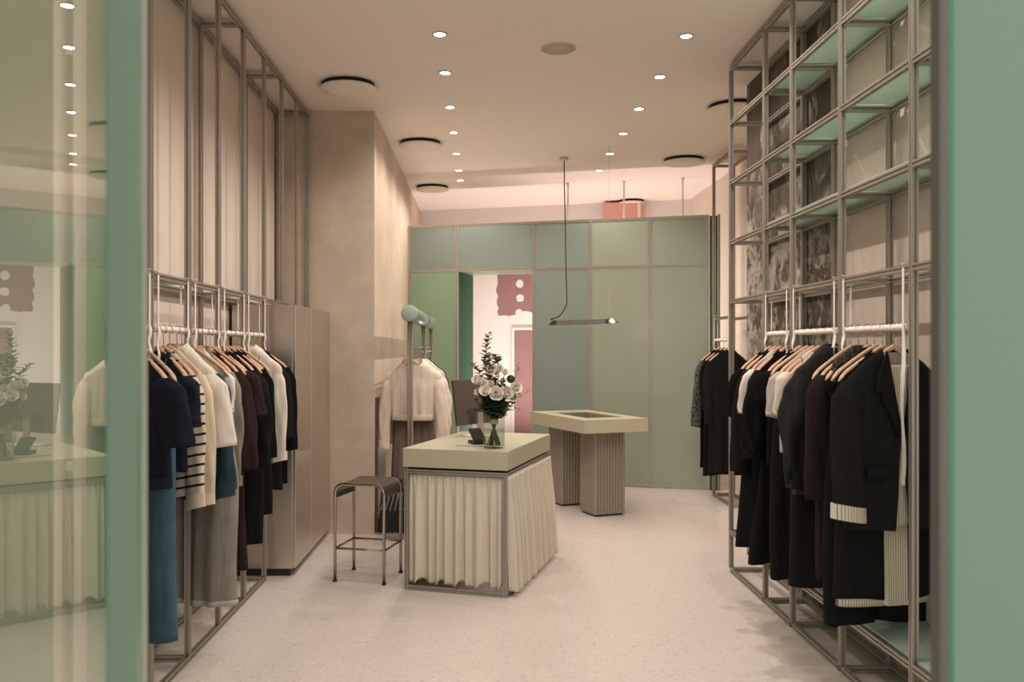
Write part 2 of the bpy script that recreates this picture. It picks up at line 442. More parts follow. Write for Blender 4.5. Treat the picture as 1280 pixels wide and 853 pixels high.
# deep green portal reveal
struct('reveal_panel', MB().box(S[1]-.02, S[1]-.002, .03, .66, 0, ZM), M['frost_dark'], pt)
struct('reveal_panel', MB().box(S[2]+.002, S[2]+.02, .03, .66, 0, ZM), M['frost_dark'], pt)
struct('reveal_header', MB().box(S[1], S[2], .03, .66, ZM+.0, ZM+.016), M['frost_green'], pt)
struct('reveal_post', MB().slot((S[1]-.01, .675, 0), (S[1]-.01, .675, ZM), .026), M['alu'], pt)
struct('end_panel', MB().box(LP+.018, LP+.10, .0, .016, 0, ZT), M['frost_dark'], pt)
struct('mullion', MB().slot((LP+.115, .01, 0), (LP+.115, .01, ZT+.013), .026), M['alu'], pt)

# ------------------------------------------------------------------ front glass leaf (left) and mint panel (right)
mdir = Vector((-.2134, .977)); p_at = lambda Y: Vector((-.613-.2184*(Y-2), Y))
a = p_at(.845)
lg = sroot('window_1', (a.x, a.y, 0), math.atan2(mdir.y, mdir.x))  # local +x runs into the shop
struct('glass_pane', MB().box(-.95, 0, 0.0, .006, .02, 3.2), M['pane'], lg)
struct('frosted_stile', MB().box(0, .150, -.002, .012, .0, 3.2), M['mint_dark'], lg)
struct('glass_edge', MB().box(.150, .176, -.002, .012, .0, 3.2), M['emerald'], lg)
struct('edge_trim', MB().box(.176, .212, -.004, .014, .0, 3.2), M['sage_trim'], lg, .003)
# double post standing behind the glass
po = MB(); 
for dx in (0, .040): po.tube([(-.867+dx, 1.80, 0), (-.867+dx, 1.80, CEIL-.3)], .0125, 16)
for zz in (.4, 1.25, 2.1, 2.9): po.box(-.867, -.827, 1.797, 1.803, zz, zz+.02)
tag(obj('door_post', po, M['cream_tube']), 'pale double tube post standing upright behind the left shop glass', 'post')
rp = sroot('window_2', (.602, 1.15, 0), R(4))
struct('frosted_panel', MB().box(.012, .75, 0, .012, 0, 3.2), M['mint'], rp)
struct('glass_edge', MB().box(.004, .012, -.001, .013, 0, 3.2), M['emerald'], rp)
struct('edge_trim', MB().box(-.010, .004, -.006, .018, 0, 3.2), M['bronze'], rp, .003)

# ------------------------------------------------------------------ racks
XL, XLB = -1.42, -1.65
rk = thing('garment_rack', 'tall slotted aluminium clothes frame standing along the left beige wall', 'clothes rack', (XL, 4.5, 0))
def rl(a, b): return MB().slot((a[0]-XL, a[1]-4.5, a[2]), (b[0]-XL, b[1]-4.5, b[2]), .027)
fy = [3.25, 3.735, 4.22, 4.70, 5.19, 5.68]; fy2 = [6.17, 6.65, 7.085]
TOP = 3.385
for y in fy: obj('post', rl((XL, y, .03), (XL, y, TOP-.015)), M['alu'], rk)
for y in fy2: obj('post', rl((XL, y, 1.80), (XL, y, TOP-.015)), M['alu'], rk)
by = [3.25, 4.15, 5.12]
for y in by: obj('post', rl((XLB, y, .03), (XLB, y, TOP-.015)), M['alu'], rk)
for y in (6.09, 7.075): obj('post', rl((XLB, y, 1.80), (XLB, y, TOP-.015)), M['alu'], rk)
for z in (TOP, 1.815): 
    for x in (XL, XLB): obj('rail', rl((x, 3.235, z), (x, 7.10, z)), M['alu'], rk)
for x in (XL, XLB): obj('floor_rail', rl((x, 3.235, .015), (x, 5.695, .015)), M['alu'], rk)
for y in (4.15, 5.12): 
    for z in (TOP, 1.815): obj('crossbar', rl((XLB+.015, y, z), (XL-.015, y, z)), M['alu'], rk)
for y in (6.09, 7.075): obj('crossbar', rl((XLB+.015, y, TOP), (XL-.015, y, TOP)), M['alu'], rk)
for y in (3.735, 4.22, 5.19, 5.68): obj('crossbar', rl((XLB+.015, y, .015), (XL-.015, y, .015)), M['alu'], rk)

XR, XRB = 1.66, 1.895
rr_ = thing('shelving_frame', 'tall slotted aluminium shelf frame with mint glass shelves along the right wall', 'shelving', (XR, 4.5, 0))
def rq(a, b): return MB().slot((a[0]-XR, a[1]-4.5, a[2]), (b[0]-XR, b[1]-4.5, b[2]), .027)
ry = [2.74, 3.40, 4.08, 4.73, 5.19, 5.91]
for y in ry:
    obj('post', rq((XR, y, .03), (XR, y, TOP-.016)), M['alu'], rr_)
    obj('post', rq((XRB, y+.03, .03), (XRB, y+.03, TOP-.016)), M['alu'], rr_)
LV = [.27, 1.815, 2.21, 2.61, 3.01, TOP]
for z in [.015]+LV:
    for i in range(len(ry)-1):
        obj('rail', rq((XR, ry[i]+.016, z), (XR, ry[i+1]-.016, z)), M['alu'], rr_)
        obj('rail', rq((XRB, ry[i]+.046, z), (XRB, ry[i+1]+.014, z)), M['alu'], rr_)
    for y in ry:
        obj('crossbar', rq((XR+.016, y, z), (XRB-.016, y, z)), M['alu'], rr_)
for z in (2.21, 2.61, 3.01, .27):
    for i in range(len(ry)-2):
        b = MB().box(.005, (XRB-XR+.018) if ry[i] > 4.5 else (XRB-XR+.044), ry[i]+.02-4.5, ry[i+1]-.02-4.5, z+.017, z+.027)
        obj('glass_shelf', b, M['mint_shelf'], rr_)

rf = thing('garment_rack', 'slim tall frame standing beside the right end of the green partition', 'clothes rack', (2.34, 8.6, 0))
for x in (0, .2):
    for y in (-.3, .36):
        obj('post', MB().slot((x, y, .03), (x, y, 3.35), .028), M['alu'], rf)
    for z in (.015, 1.80, 3.36):
        obj('rail', MB().slot((x, -.314, z), (x, .374, z), .028), M['alu'], rf)
for y in (-.3, .36):
    for z in (.015, 3.36): obj('crossbar', MB().slot((.014, y, z), (.186, y, z), .028), M['alu'], rf)

# ------------------------------------------------------------------ hanging bars with cord-wound poles
BZ = 1.585
def hanging_bar(x, ya, yb, label, railz=1.80, tails=(.16, .22), bz=BZ, side=1, group='cord-wound hanging bars'):
    L = yb-ya
    t = thing('hanging_bar', label, 'hanging bar', (x, (ya+yb)/2, bz), 0, group)
    n = 14; m = int(L/.006); rings = []
    for i in range(m+1):
        yy = -L/2+L*i/m; r = []
        for k in range(n):
            q = 2*PI*k/n; rad = .0125+.0028*math.sin(2*PI*yy/.034+q)
            r.append((rad*math.cos(q), yy, rad*math.sin(q)))
        rings.append(r)
    obj('pole', MB().rings(rings, cap0=True, cap1=True), M['cord_white'], t)
    for e, yy in enumerate((-L/2+.012, L/2-.012)):
        h = railz-bz
        b = MB()
        for s in (-1, 1):
            b.rings([[(s*.017*(1 if z > .03 else .9), yy-.007, z), (s*.017+.003, yy-.007, z), (s*.017+.003, yy+.007, z), (s*.017, yy+.007, z)] for z in [-.016+(h+.034)*j/8 for j in range(9)]], smooth=False)
        b.box(-.02, .02, yy-.007, yy+.007, h+.032, h+.036)
        obj('strap', b, M['ribbon'], t)
        tl = tails[e]
        if tl:
            q = []
            for j in range(13):
                z = .012-(tl+.012)*j/12; wv = .012*(1-.35*math.cos(j*.9)); off = .004*math.sin(j*.8)
                q.append([(-.018*side+off, yy-wv, z), (-.018*side+off+.003, yy-wv, z), (-.018*side+off+.003, yy+wv, z), (-.018*side+off, yy+wv, z)])
            obj('ribbon_tail', MB().rings(q, smooth=False, cap0=True, cap1=True), M['ribbon'], t)
    return t
LB = [(3.28, 3.70), (3.775, 4.18), (4.26, 4.66), (4.74, 5.15), (5.23, 5.64)]
ln = ['nearest on the left frame, above the navy knit top', 'second on the left frame, above the striped top and white tops',
      'third on the left frame, above the grey denim', 'fourth on the left frame, above black blouses', 'farthest on the left frame, beside the steel cabinet']
for (a, b), l in zip(LB, ln):
    hanging_bar(XL, a, b, 'white cord-wound bar '+l, side=-1, tails=(.15, .12))
RB = [(3.44, 4.04), (4.12, 4.69), (4.77, 5.15)]
rn = ['nearest on the right frame, above the black blazer', 'middle of the right frame, above the charcoal blouse', 'farthest on the right frame, above the black dresses']
for i, ((a, b), l) in enumerate(zip(RB, rn)):
    hanging_bar(XR, a, b, 'white cord-wound bar '+l, side=1, tails=((.62, .18), (.20, .16), (.14, .12))[i])
hanging_bar(2.34, 8.36, 8.9, 'white bar above black clothes at the right end of the green partition', side=1, tails=(.1, .1))

# ------------------------------------------------------------------ hangers
def mk_hanger():
    t = thing('clothes_hanger', 'x', 'hanger', (0, 0, 0), 0, None)
    rings = []; n = 12; HW = .205
    for i in range(33):
        u = -1+2*i/32; x = HW*u; au = abs(u)
        z = -.078-.128*au**1.12-.012*max(0, au-.85)/.15
        hh = .0115*(1-au)+.0095*au; tt = .006+.006*au**1.5
        if au > .93: k = math.sqrt(max(.02, 1-((au-.93)/.075)**2)); hh *= k; tt *= k
        y = 0
        r = [(x, y+tt*math.cos(2*PI*k/n), z+hh*math.sin(2*PI*k/n)) for k in range(n)]
        rings.append(r)
    obj('arm', MB().rings(rings, cap0=True, cap1=True), M['wood'], t)
    pts = [(0, 0, -.07), (0, 0, -.045)]
    for k in range(12):
        q = R(-70+k*24); 
        pts.append((-.0195*math.sin(R(-75+k*23)-PI/2+PI/2)*0+.0195*math.cos(R(-100)+R(k*23)), 0, .0195*math.sin(R(-100)+R(k*23))))
    obj('hook', MB().tube(pts, .0019, 6), M['chrome'], t)
    return t
hanger_proto = mk_hanger(); hanger_used = []
def place_hanger(loc, rz, label, group):
    h = hanger_proto if not hanger_used else dup(hanger_proto, (0, 0, 0)); hanger_used.append(1)
    h.location = loc; h.rotation_euler = (0, 0, rz); h['label'] = label; h['group'] = group
    return h

# ------------------------------------------------------------------ garments
def hl(label):
    w_ = ('wooden hanger holding the '+label).split(' ')
    return ' '.join(w_[:16]) if len(w_) <= 16 else 'hanger with the '+' '.join(label.split(' ')[:13])
def interp(prof, z):
    # prof: list of (z, w, t) with decreasing z
    if z >= prof[0][0]: return prof[0][1:]
    for (z0, w0, t0), (z1, w1, t1) in zip(prof, prof[1:]):
        if z >= z1:
            k = (z0-z)/(z0-z1) if z0 != z1 else 0; k = k*k*(3-2*k)*.4+k*.6
            return (w0+(w1-w0)*k, t0+(t1-t0)*k)
    return prof[-1][1:]
def body_mesh(prof, fold=.012, nf=4, seed=0, n=72, m=44, scoop=0, a0=0, gap=None, hem_wave=.008, inner=.06):
    g = random.Random(seed); ph = [g.uniform(0, 6.28) for _ in range(6)]; fq = [nf*g.uniform(.8, 1.2), nf*1.9*g.uniform(.9, 1.1), nf*.5]
    zt, zb = prof[0][0], prof[-1][0]; rings = []
    def ring(z, zz, shrink=0):
        w, t = interp(prof, zz); dep = max(0, min(1, (zt-.14-zz)/max(.05, (zt-zb)*.8))); r = []
        for k in range(n+(1 if gap else 0)):
            q = 2*PI*k/n - PI/2
            c, s_ = math.cos(q), math.sin(q)
            x = (w-shrink)*math.copysign(abs(c)**.8, c); y = (t-shrink)*math.copysign(abs(s_)**.75, s_)
            if gap:
                gp = gap(zz)
                u = (q+PI/2)  # 0..2pi starting at front centre
                if u < PI/2: x = gp+(x-0)*(1-gp/max(w, .01))
                elif u > 1.5*PI: x = -gp+x*(1-gp/max(w, .01))
            u = x/.2
            dy = fold*dep*(math.sin(fq[0]*u*2.2+ph[0]+.6*zz)+.5*math.sin(fq[1]*u*2.2+ph[1]-1.5*zz)+.4*math.sin(fq[2]*u*2.2+ph[2]))
            dx = fold*.5*dep*math.sin(7*zz+ph[3]+(0 if x > 0 else 2))
            dz = hem_wave*dep*dep*math.sin(3*u+ph[4])
            if scoop: 
                top = max(0, 1-(zt-zz)/.05); dz -= scoop*top*max(0, -s_)**.7
            r.append((x+dx, y+dy, z+dz))
        return r
    for i in range(m+1):
        f = i/m; f = f*.75+.25*f*f if f > .3 else f*.75+.25*f*f
        z = zt+(zb-zt)*f; rings.append(ring(z, z))
    if inner and not gap:
        rings.append(ring(zb+.001, zb, .004)); rings.append(ring(zb+inner, zb+inner, .006))
    b = MB(); b.rings(rings, closed=not gap)
    return b
SHO = [(-.088, .05, .012), (-.115, .088, .016), (-.145, .125, .018), (-.175, .158, .021), (-.205, .19, .023), (-.235, .205, .028)]
def top_prof(hem, bw=.20, hw=None, t=.034, ht=None, waist=None):
    hw = hw or bw; ht = ht or t
    p = list(SHO); p.append((-.32, bw, t))
    if waist: p.append(((-.32+hem)*.45, waist, t))
    p.append((hem, hw, ht)); return p
def sleeve_mesh(sx, ln, r0=.062, r1=.045, spread=.03, ry=.55, seed=0, fold=.006, y0=0, y1=-.01, n=26, m=24, puff=0, x0=.182, z0=-.20):
    g = random.Random(seed); ph = g.uniform(0, 6); rings = []
    for i in range(m+1):
        f = i/m; z = z0-ln*f; x = sx*(x0+spread*(1-(1-f)**2)); y = y0+(y1-y0)*f
        r = r0+(r1-r0)*f
        if puff: r += puff*math.sin(PI*min(1, f*1.02))**2
        r *= min(1, .45+4*f)
        ring = []
        for k in range(n):
            q = 2*PI*k/n
            rr2 = 1+fold/r*(math.sin(3*q+ph+5*f)+.6*math.sin(5*q-9*f+ph))*min(1, 3*f)
            ring.append((x+r*math.cos(q)*rr2, y+r*ry*math.sin(q)*rr2, z+.012*math.cos(q)*sx*(1 if f > .9 else 0)))
        rings.append(ring)
    # turned-in end
    last = rings[-1]; cx = sum(p[0] for p in last)/n; cy = sum(p[1] for p in last)/n
    rings.append([(cx+(p[0]-cx)*.88, cy+(p[1]-cy)*.85, p[2]+.001) for p in last]); rings.append([(cx+(p[0]-cx)*.84, cy+(p[1]-cy)*.8, p[2]+.05) for p in last])
    end = (cx, cy, z0-ln)
    return MB().rings(rings, cap0=True, cap1=True), end, r1
def cuff_mesh(end, r, h, ry=.55, sx=1):
    n = 24; rings = []
    for z, k in ((h*.5, 1.05), (h*.5, 1.14), (-h*.5, 1.16), (-h*.5, 1.0)):
        rings.append([(end[0]+r*k*math.cos(2*PI*j/n), end[1]+r*ry*k*1.08*math.sin(2*PI*j/n), end[2]+z+.012*math.cos(2*PI*j/n)*sx) for j in range(n)])
    return MB().rings(rings, smooth=False, cap0=True, cap1=True)
seedc = [100]
def garment(name, label, cat, pos, rz, mat, hem, sleeve=None, cuff=None, bw=.20, hw=None, t=.034, ht=None, waist=None, fold=.010, nf=4, scoop=.02, sl_mat=None, collar=None, hang=True, hlabel=None, group=None, hgroup=None, ribbed=False, extra=None, cov=False, neck=None):
    """pos = bar centre; hem = world height of the hem"""
    x, y, z = pos; seedc[0] += 1; sd = seedc[0]
    g = thing(name, label, cat, pos, rz, group)
    tp = top_prof(hem-z, bw, hw, t, ht, waist)
    if cov: tp = [(zz+.026-.006*i/7, ww+.004+.018*(i >= 4), max(tt, .034)) for i, (zz, ww, tt) in enumerate(tp[:7])]+tp[7:]
    if neck: tp[0] = (tp[0][0], neck, .036); tp[1] = (tp[1][0], neck+.014, .036); tp[2] = (tp[2][0], max(tp[2][1], neck+.03), .036)
    wall = -1 if abs(x-XL) < .01 else (1 if abs(x-XR) < .01 else 0)
    obj('body', body_mesh(tp, fold, nf, sd, scoop=scoop), M[mat], g)
    if ribbed:
        w_, t_ = (hw or bw)+.003, (ht or t)+.004
        b = MB(); n = 60; rings = []
        for zz, k in ((.045, 1.0), (.04, 1.015), (.0, 1.01), (-.004, .97)):
            rings.append([(w_*k*math.copysign(abs(math.cos(2*PI*j/n))**.8, math.cos(2*PI*j/n)), t_*k*1.25*math.copysign(abs(math.sin(2*PI*j/n))**.75, math.sin(2*PI*j/n)), hem-z+zz) for j in range(n)])
        obj('hem_band', b.rings(rings), M[mat], g)
    if sleeve:
        kw = dict(sleeve); ln = kw.pop('ln')
        for s in (-1, 1):
            k2 = dict(kw)
            if s == wall: k2['spread'] = 0; k2['x0'] = .150; k2['r0'] = min(.055, k2.get('r0', .05)); k2['r1'] = min(.048, k2.get('r1', .045))
            mb, end, r1 = sleeve_mesh(s, ln, seed=sd+s, **k2)
            so = obj('sleeve', mb, M[sl_mat or mat], g)
            if cuff: obj('cuff', cuff_mesh(end, r1, cuff[1], kw.get('ry', .55), s), M[cuff[0]], so)
    if collar:
        cr = MB(); n = 30; rings = []
        for zz, k in ((-.012, 1.25), (.012, 1.1), (.016, 1.0), (-.02, .98)):
            rings.append([(.056*k*math.cos(2*PI*j/n), .024*k*math.sin(2*PI*j/n)-.002, -.088+zz-.03*max(0, -math.sin(2*PI*j/n))) for j in range(n)])
        obj('collar', cr.rings(rings), M[collar], g)
    if extra: extra(g, hem-z)
    if hang: place_hanger(pos, rz, hlabel or hl(label), hgroup)
    return g
def skirt(name, label, cat, pos, rz, mat, hem, w0=.155, w1=.18, t=.04, fold=.014, nf=4, hang=True, hlabel=None, group=None, hgroup=None, band=None, zt=-.20):
    x, y, z = pos; seedc[0] += 1
    g = thing(name, label, cat, pos, rz, group)
    prof = [(zt, w0, .020), (zt-.05, w0+.004, .026), (zt-.25, (w0+w1)/2, t*.85), (hem-z, w1, t)]
    obj('body', body_mesh(prof, fold, nf, seedc[0]), M[mat], g)
    n = 50; rings = []
    for zz, k in ((.002, .95), (.004, 1.02), (-.035, 1.03), (-.037, .97)):
        rings.append([((w0+.002)*k*math.copysign(abs(math.cos(2*PI*j/n))**.8, math.cos(2*PI*j/n)), .024*k*math.copysign(abs(math.sin(2*PI*j/n))**.75, math.sin(2*PI*j/n)), zt+zz) for j in range(n)])
    obj('waistband', MB().rings(rings), M[band or mat], g)
    lp = MB()
    for s in (-1, 1):
        lp.tube([(s*(w0-.03), 0, zt-.01), (s*(w0-.035), 0, zt+.06), (s*(w0-.03), .004, zt+.075)], .0022, 5)
    obj('hanging_loop', lp, M[band or mat], g)
    if hang: place_hanger(pos, rz, hlabel or hl(label), hgroup)
    return g
def trousers(name, label, cat, pos, rz, mat, hem, w=.16, lw=.088, t=.042, fold=.008, hang=True, hlabel=None, hgroup=None, group=None, zt=-.20, hemband=None):
    x, y, z = pos; seedc[0] += 1
    g = thing(name, label, cat, pos, rz, group)
    for s in (-1, 1):
        rings = []; n = 40; m = 36; gg = random.Random(seedc[0]*3+s); ph = gg.uniform(0, 6)
        for i in range(m+3):
            f = min(1, i/m); zz = zt+(hem-z-zt)*f; k = 1 if i <= m else .93
            if i == m+2: zz += .05
            rw = (.5*w+(lw-.5*w)*min(1, f*2.2)); tt = .020+(t-.020)*min(1, 2.5*f)
            cx = s*(.5*w+ (lw*1.03-.5*w)*min(1, f*2.2))
            r = []
            for j in range(n):
                q = 2*PI*j/n
                xx = rw*k*math.copysign(abs(math.cos(q))**.85, math.cos(q)); yy = tt*k*math.copysign(abs(math.sin(q))**.8, math.sin(q))
                yy += fold*f*(math.sin(xx/.03+ph)+.5*math.sin(xx/.014+ph*2+3*f))
                r.append((cx+xx+fold*.4*math.sin(9*f+ph), yy, zz+.006*math.sin(q*2+ph)*f))
            rings.append(r)
        lg_ = obj('trouser_leg', MB().rings(rings, cap0=True, cap1=True), M[mat], g)
        if hemband:
            r0 = rings[m]; cx = sum(p[0] for p in r0)/n; cy = sum(p[1] for p in r0)/n
            hb = [[(cx+(p[0]-cx)*k, cy+(p[1]-cy)*k, p[2]+dz) for p in r0] for dz, k in ((.022, 1.005), (.02, 1.03), (-.004, 1.03), (-.004, .95))]
            obj('hem', MB().rings(hb), M[hemband], lg_)
    n = 50; rings = []
    for zz, k in ((.002, .95), (.004, 1.02), (-.036, 1.03), (-.038, .97)):
        rings.append([((w+.002)*k*math.copysign(abs(math.cos(2*PI*j/n))**.8, math.cos(2*PI*j/n)), .025*k*math.copysign(abs(math.sin(2*PI*j/n))**.75, math.sin(2*PI*j/n)), zt+zz) for j in range(n)])
    obj('waistband', MB().rings(rings), M[mat], g)
    if hang: place_hanger(pos, rz, hlabel or hl(label), hgroup)
    return g

GL = 'hangers on the left frame'; GR = 'hangers on the right frame'
def PL(y): return (XL, y, BZ)
def PR(y): return (XR, y, BZ)
LS = lambda ln, **k: dict(ln=ln, **k)
a1, a2, a3, a4 = R(-30), R(-27), R(-20), R(-12)
# left frame, near to far
garment('jumper', 'navy knit jumper with wide short sleeves hanging nearest on the left frame', 'jumper', PL(3.56), a1, 'f_navy', .95, LS(.27, r0=.085, r1=.085, spread=.085, ry=.5), bw=.20, t=.045, fold=.012, nf=3, ribbed=True, hgroup=GL)
skirt('denim_skirt', 'long blue denim skirt hanging behind the navy knit jumper', 'skirt', PL(3.655), a1, 'f_denim', .315, .175, .20, .055, .012, 2.2, hgroup=GL)
garment('tee_shirt', 'dark navy tee hanging between blue denim skirt and striped top', 'top', PL(3.83), R(-34), 'f_navy2', .98, LS(.22, r0=.07, r1=.065, spread=.04), bw=.18, hgroup=GL)
garment('striped_top', 'cream long-sleeved top with thin navy stripes hanging on the left frame', 'top', PL(3.90), R(-32), 'breton', .86, LS(.54, r0=.062, r1=.045, spread=.04), cuff=('f_cream', .06), bw=.185, hgroup=GL)
garment('cream_jumper', 'cream long-sleeved jumper hanging just behind the navy striped top', 'jumper', PL(3.975), R(-28), 'f_cream', .85, LS(.55, r0=.066, r1=.046, spread=.045), cuff=('f_cream', .05), bw=.2, ribbed=True, hgroup=GL)
garment('tee_shirt', 'white tee with wide elbow sleeves hanging before the dark denim jacket', 'top', PL(4.07), R(-24), 'f_white', .84, LS(.33, r0=.085, r1=.085, spread=.07), bw=.21, hgroup=GL, cov=True)
garment('denim_jacket', 'dark blue denim jacket with turned cuffs hanging behind the white tee', 'jacket', PL(4.135), R(-19), 'f_dkdenim', .80, LS(.54, r0=.066, r1=.05, spread=.06, fold=.012), cuff=('f_dkdenim', .06), bw=.2, collar='f_dkdenim', hgroup=GL)
trousers('grey_jeans', 'wide grey denim jeans with frayed hems low on the left frame', 'jeans', PL(4.27), R(-14), 'f_grey', .275, .18, .118, .060, .014, hgroup=GL, hemband='f_lgrey')
garment('shirt', 'white shirt sleeve edge hanging between dark denim jacket and grey denim', 'top', PL(4.335), R(-26), 'f_offwhite', .97, LS(.20, r0=.055, r1=.05, spread=.015), bw=.175, hgroup=GL)
garment('denim_jacket', 'washed grey denim jacket hanging above the wide grey jeans', 'jacket', PL(4.40), R(-24), 'f_grey', .83, LS(.54, r0=.060, r1=.048, spread=.03, fold=.010), cuff=('f_grey', .05), bw=.19, collar='f_grey', hgroup=GL)
garment('jumper', 'dark plum jumper hanging right after the grey denim jacket', 'jumper', PL(4.50), R(-22), 'f_plum', .80, LS(.50, r0=.082, r1=.066, spread=.06, fold=.01), bw=.21, hgroup=GL, hlabel='wooden hanger holding the plum jumper on the left frame')
skirt('long_skirt', 'long dark plum skirt hanging below the plum jumper on the left', 'skirt', PL(4.57), R(-15), 'f_plum2', .355, .17, .20, .05, .014, 3, hgroup=GL)
garment('tee_shirt', 'dark plum short-sleeved top hanging behind the plum jumper', 'top', PL(4.635), R(-18), 'f_plum', 1.0, LS(.24, r0=.075, r1=.07, spread=.06), bw=.2, hgroup=GL)
garment('blouse', 'loose black blouse with a small button hanging after plum clothes', 'blouse', PL(4.80), R(-22), 'f_black2', .84, LS(.52, r0=.085, r1=.070, spread=.06, fold=.014), bw=.205, t=.045, hgroup=GL,
        extra=lambda g, h: obj('button', MB().lathe([(0, .004), (.006, .003), (.007, 0), (0, -.002)], 14, (.2, -.055, -.66)), M['ribbon'], g))
garment('dress', 'long black dress hanging behind the loose black blouse', 'dress', PL(4.90), R(-16), 'f_black', .42, None, bw=.195, hw=.215, t=.045, fold=.016, nf=3, hgroup=GL)
garment('blouse', 'black long-sleeved top second behind the loose black blouse', 'blouse', PL(4.985), R(-20), 'f_black3', .80, LS(.50, r0=.07, r1=.05, spread=.05), bw=.2, hgroup=GL)
skirt('wide_skirt', 'black wide skirt hanging before the white long shirt', 'skirt', PL(5.07), R(-14), 'f_black', .56, .17, .21, .045, .014, 3, hgroup=GL)
garment('shirt', 'white long-sleeved shirt hanging among black clothes near the steel cabinet', 'shirt', PL(5.285), R(-14), 'f_white', .86, LS(.53, r0=.056, r1=.045, spread=.03), cuff=('f_white', .05), bw=.195, collar='f_white', hgroup=GL, cov=True, hlabel='wooden hanger holding the white long-sleeved shirt near the steel cabinet')
garment('blouse', 'black sleeved blouse hanging directly behind the white long-sleeved shirt', 'blouse', PL(5.37), R(-10), 'f_black2', .64, LS(.44, r0=.066, r1=.06, spread=.03), bw=.2, hgroup=GL)
garment('coat', 'black coat hanging last on the left frame beside the steel cabinet', 'coat', PL(5.50), R(-8), 'f_black3', .66, LS(.52, r0=.062, r1=.055, spread=.03), bw=.205, hgroup=GL)

# right frame, near to far
b1, b2, b3 = R(14), R(17), R(18)
def blazer(pos, rz):
    x, y, z = pos
    g = thing('blazer', 'open black blazer with striped turned-back cuffs hanging nearest on the right frame', 'blazer', pos, rz)
    hem = .775-z
    def gap(zz):
        top = -.09; mid = -.44
        if zz > mid: return max(.004, .062*(zz-mid)/(top-mid))
        return .004+.028*((mid-zz)/(mid-hem))**1.5
    p = [(-.088, .062, .016), (-.115, .10, .02), (-.15, .15, .026), (-.185, .19, .03), (-.22, .225, .038), (-.32, .21, .046), (-.52, .20, .046), (hem, .228, .05)]
    obj('body', body_mesh(p, .006, 2.2, 5, gap=gap, hem_wave=.006, inner=0), M['f_black2'], g)
    q = [(-.10, .055, .012), (-.15, .14, .02), (-.22, .19, .028), (-.32, .195, .034), (hem+.01, .205, .034)]
    obj('striped_lining', body_mesh(q, .004, 2, 6, scoop=.10), M['stripe_shirt'], g)
    for s in (-1, 1):
        lp = [(.062, -.095), (.118, -.20), (.125, -.255), (.095, -.262), (.10, -.285), (.02, -.44), (.006, -.44)]
        def yy(u, v): return -.040-.020*min(1, max(0, (-.10-v)/.12))
        front = [(s*u, yy(u, v)-.008, v) for u, v in lp]; back = [(s*u, yy(u, v)+.004, v) for u, v in lp]; n = len(lp)
        b = MB().add(front+back, [tuple(range(n)), tuple(range(2*n-1, n-1, -1))]+[(i, (i+1) % n, (i+1) % n+n, i+n) for i in range(n)])
        obj('lapel', b, M['f_charcoal'] if False else M['f_black'], g)
        obj('pocket_flap', MB().box(s*.065 if s > 0 else -.165, .165 if s > 0 else -.065, -.066, -.046, -.60, -.555), M['f_black'], g, .004)
        mb, end, r1 = sleeve_mesh(s, .50, r0=.078, r1=.064, spread=.035, ry=.6, seed=3+s, fold=.005, y1=-.035, x0=.20, z0=-.215)
        so = obj('sleeve', mb, M['f_black2'], g)
        obj('cuff', cuff_mesh((end[0], end[1], end[2]-.02), r1*1.0, .06, .62, s), M['stripe_shirt'], so)
    obj('button', MB().lathe([(0, .004), (.01, .003), (.011, 0), (0, -.003)], 16, (0, 0, 0)), M['black'], g, loc=(.012, -.052, -.46)).rotation_euler = (PI/2, 0, 0)
    place_hanger(pos, rz, 'wooden hanger nearest on the right frame, holding the black blazer', GR)
blazer(PR(3.57), R(14))
garment('long_coat', 'long black coat with striped lining at its hem behind the black blazer', 'coat', PR(3.665), R(12), 'f_black', .47, None, bw=.20, hw=.225, t=.04, ht=.052, fold=.003, nf=2, hgroup=GR,
        extra=lambda g, h: (obj('striped_lining', body_mesh([(h+.10, .205, .038), (h-.028, .214, .044)], .0, 2, seedc[0], n=72, m=6, hem_wave=.0), M['stripe_shirt'], g),
                            obj('striped_placket', MB().rings([[(-.030, -.068-.008*f, -.60+(h+.58)*f), (.062, -.068-.008*f, -.60+(h+.58)*f), (.062, -.042, -.60+(h+.58)*f), (-.030, -.042, -.60+(h+.58)*f)] for f in [j/8 for j in range(9)]], cap0=True, cap1=True, smooth=False), M['stripe_shirt'], g)))
trousers('wide_trousers', 'wide black trousers hanging low behind the striped-lined long coat', 'trousers', PR(3.74), R(12), 'f_black3', .345, .17, .115, .05, .006, hgroup=GR)
garment('sequin_top', 'dark sequinned top glimpsed behind the black blazer shoulder', 'top', PR(3.815), b1, 'f_black', 1.0, None, bw=.17, hgroup=GR, collar='sequin',
        extra=lambda g, h: obj('sequin_yoke', body_mesh([(-.07, .062, .02), (-.10, .11, .026), (-.15, .17, .03), (-.24, .195, .036)], .0, 2, 8, m=14, scoop=.01), M['sequin'], g))
garment('jumper', 'dark plum jumper hanging last in the nearest right bay', 'jumper', PR(3.90), R(17), 'f_plum2', .80, LS(.55, r0=.085, r1=.066, spread=.03), bw=.22, hw=.225, hgroup=GR, hlabel='wooden hanger holding the plum jumper on the right frame')
skirt('long_skirt', 'dark plum long skirt hanging below the plum jumper on the right', 'skirt', PR(3.985), R(17), 'f_plum2', .46, .16, .19, .045, .01, 3, hgroup=GR)
garment('satin_blouse', 'charcoal satin blouse with gathered cuffs hanging in the middle right bay', 'blouse', PR(4.165), b2, 'f_charcoal', .82, LS(.52, r0=.085, r1=.038, spread=.05, fold=.014, puff=.02), cuff=('f_charcoal', .04), bw=.22, t=.05, fold=.018, collar='f_charcoal', hgroup=GR, cov=True)
skirt('wide_skirt', 'long black skirt hanging below the charcoal satin blouse', 'skirt', PR(4.26), R(14), 'f_black2', .365, .17, .20, .05, .008, 2, hgroup=GR)
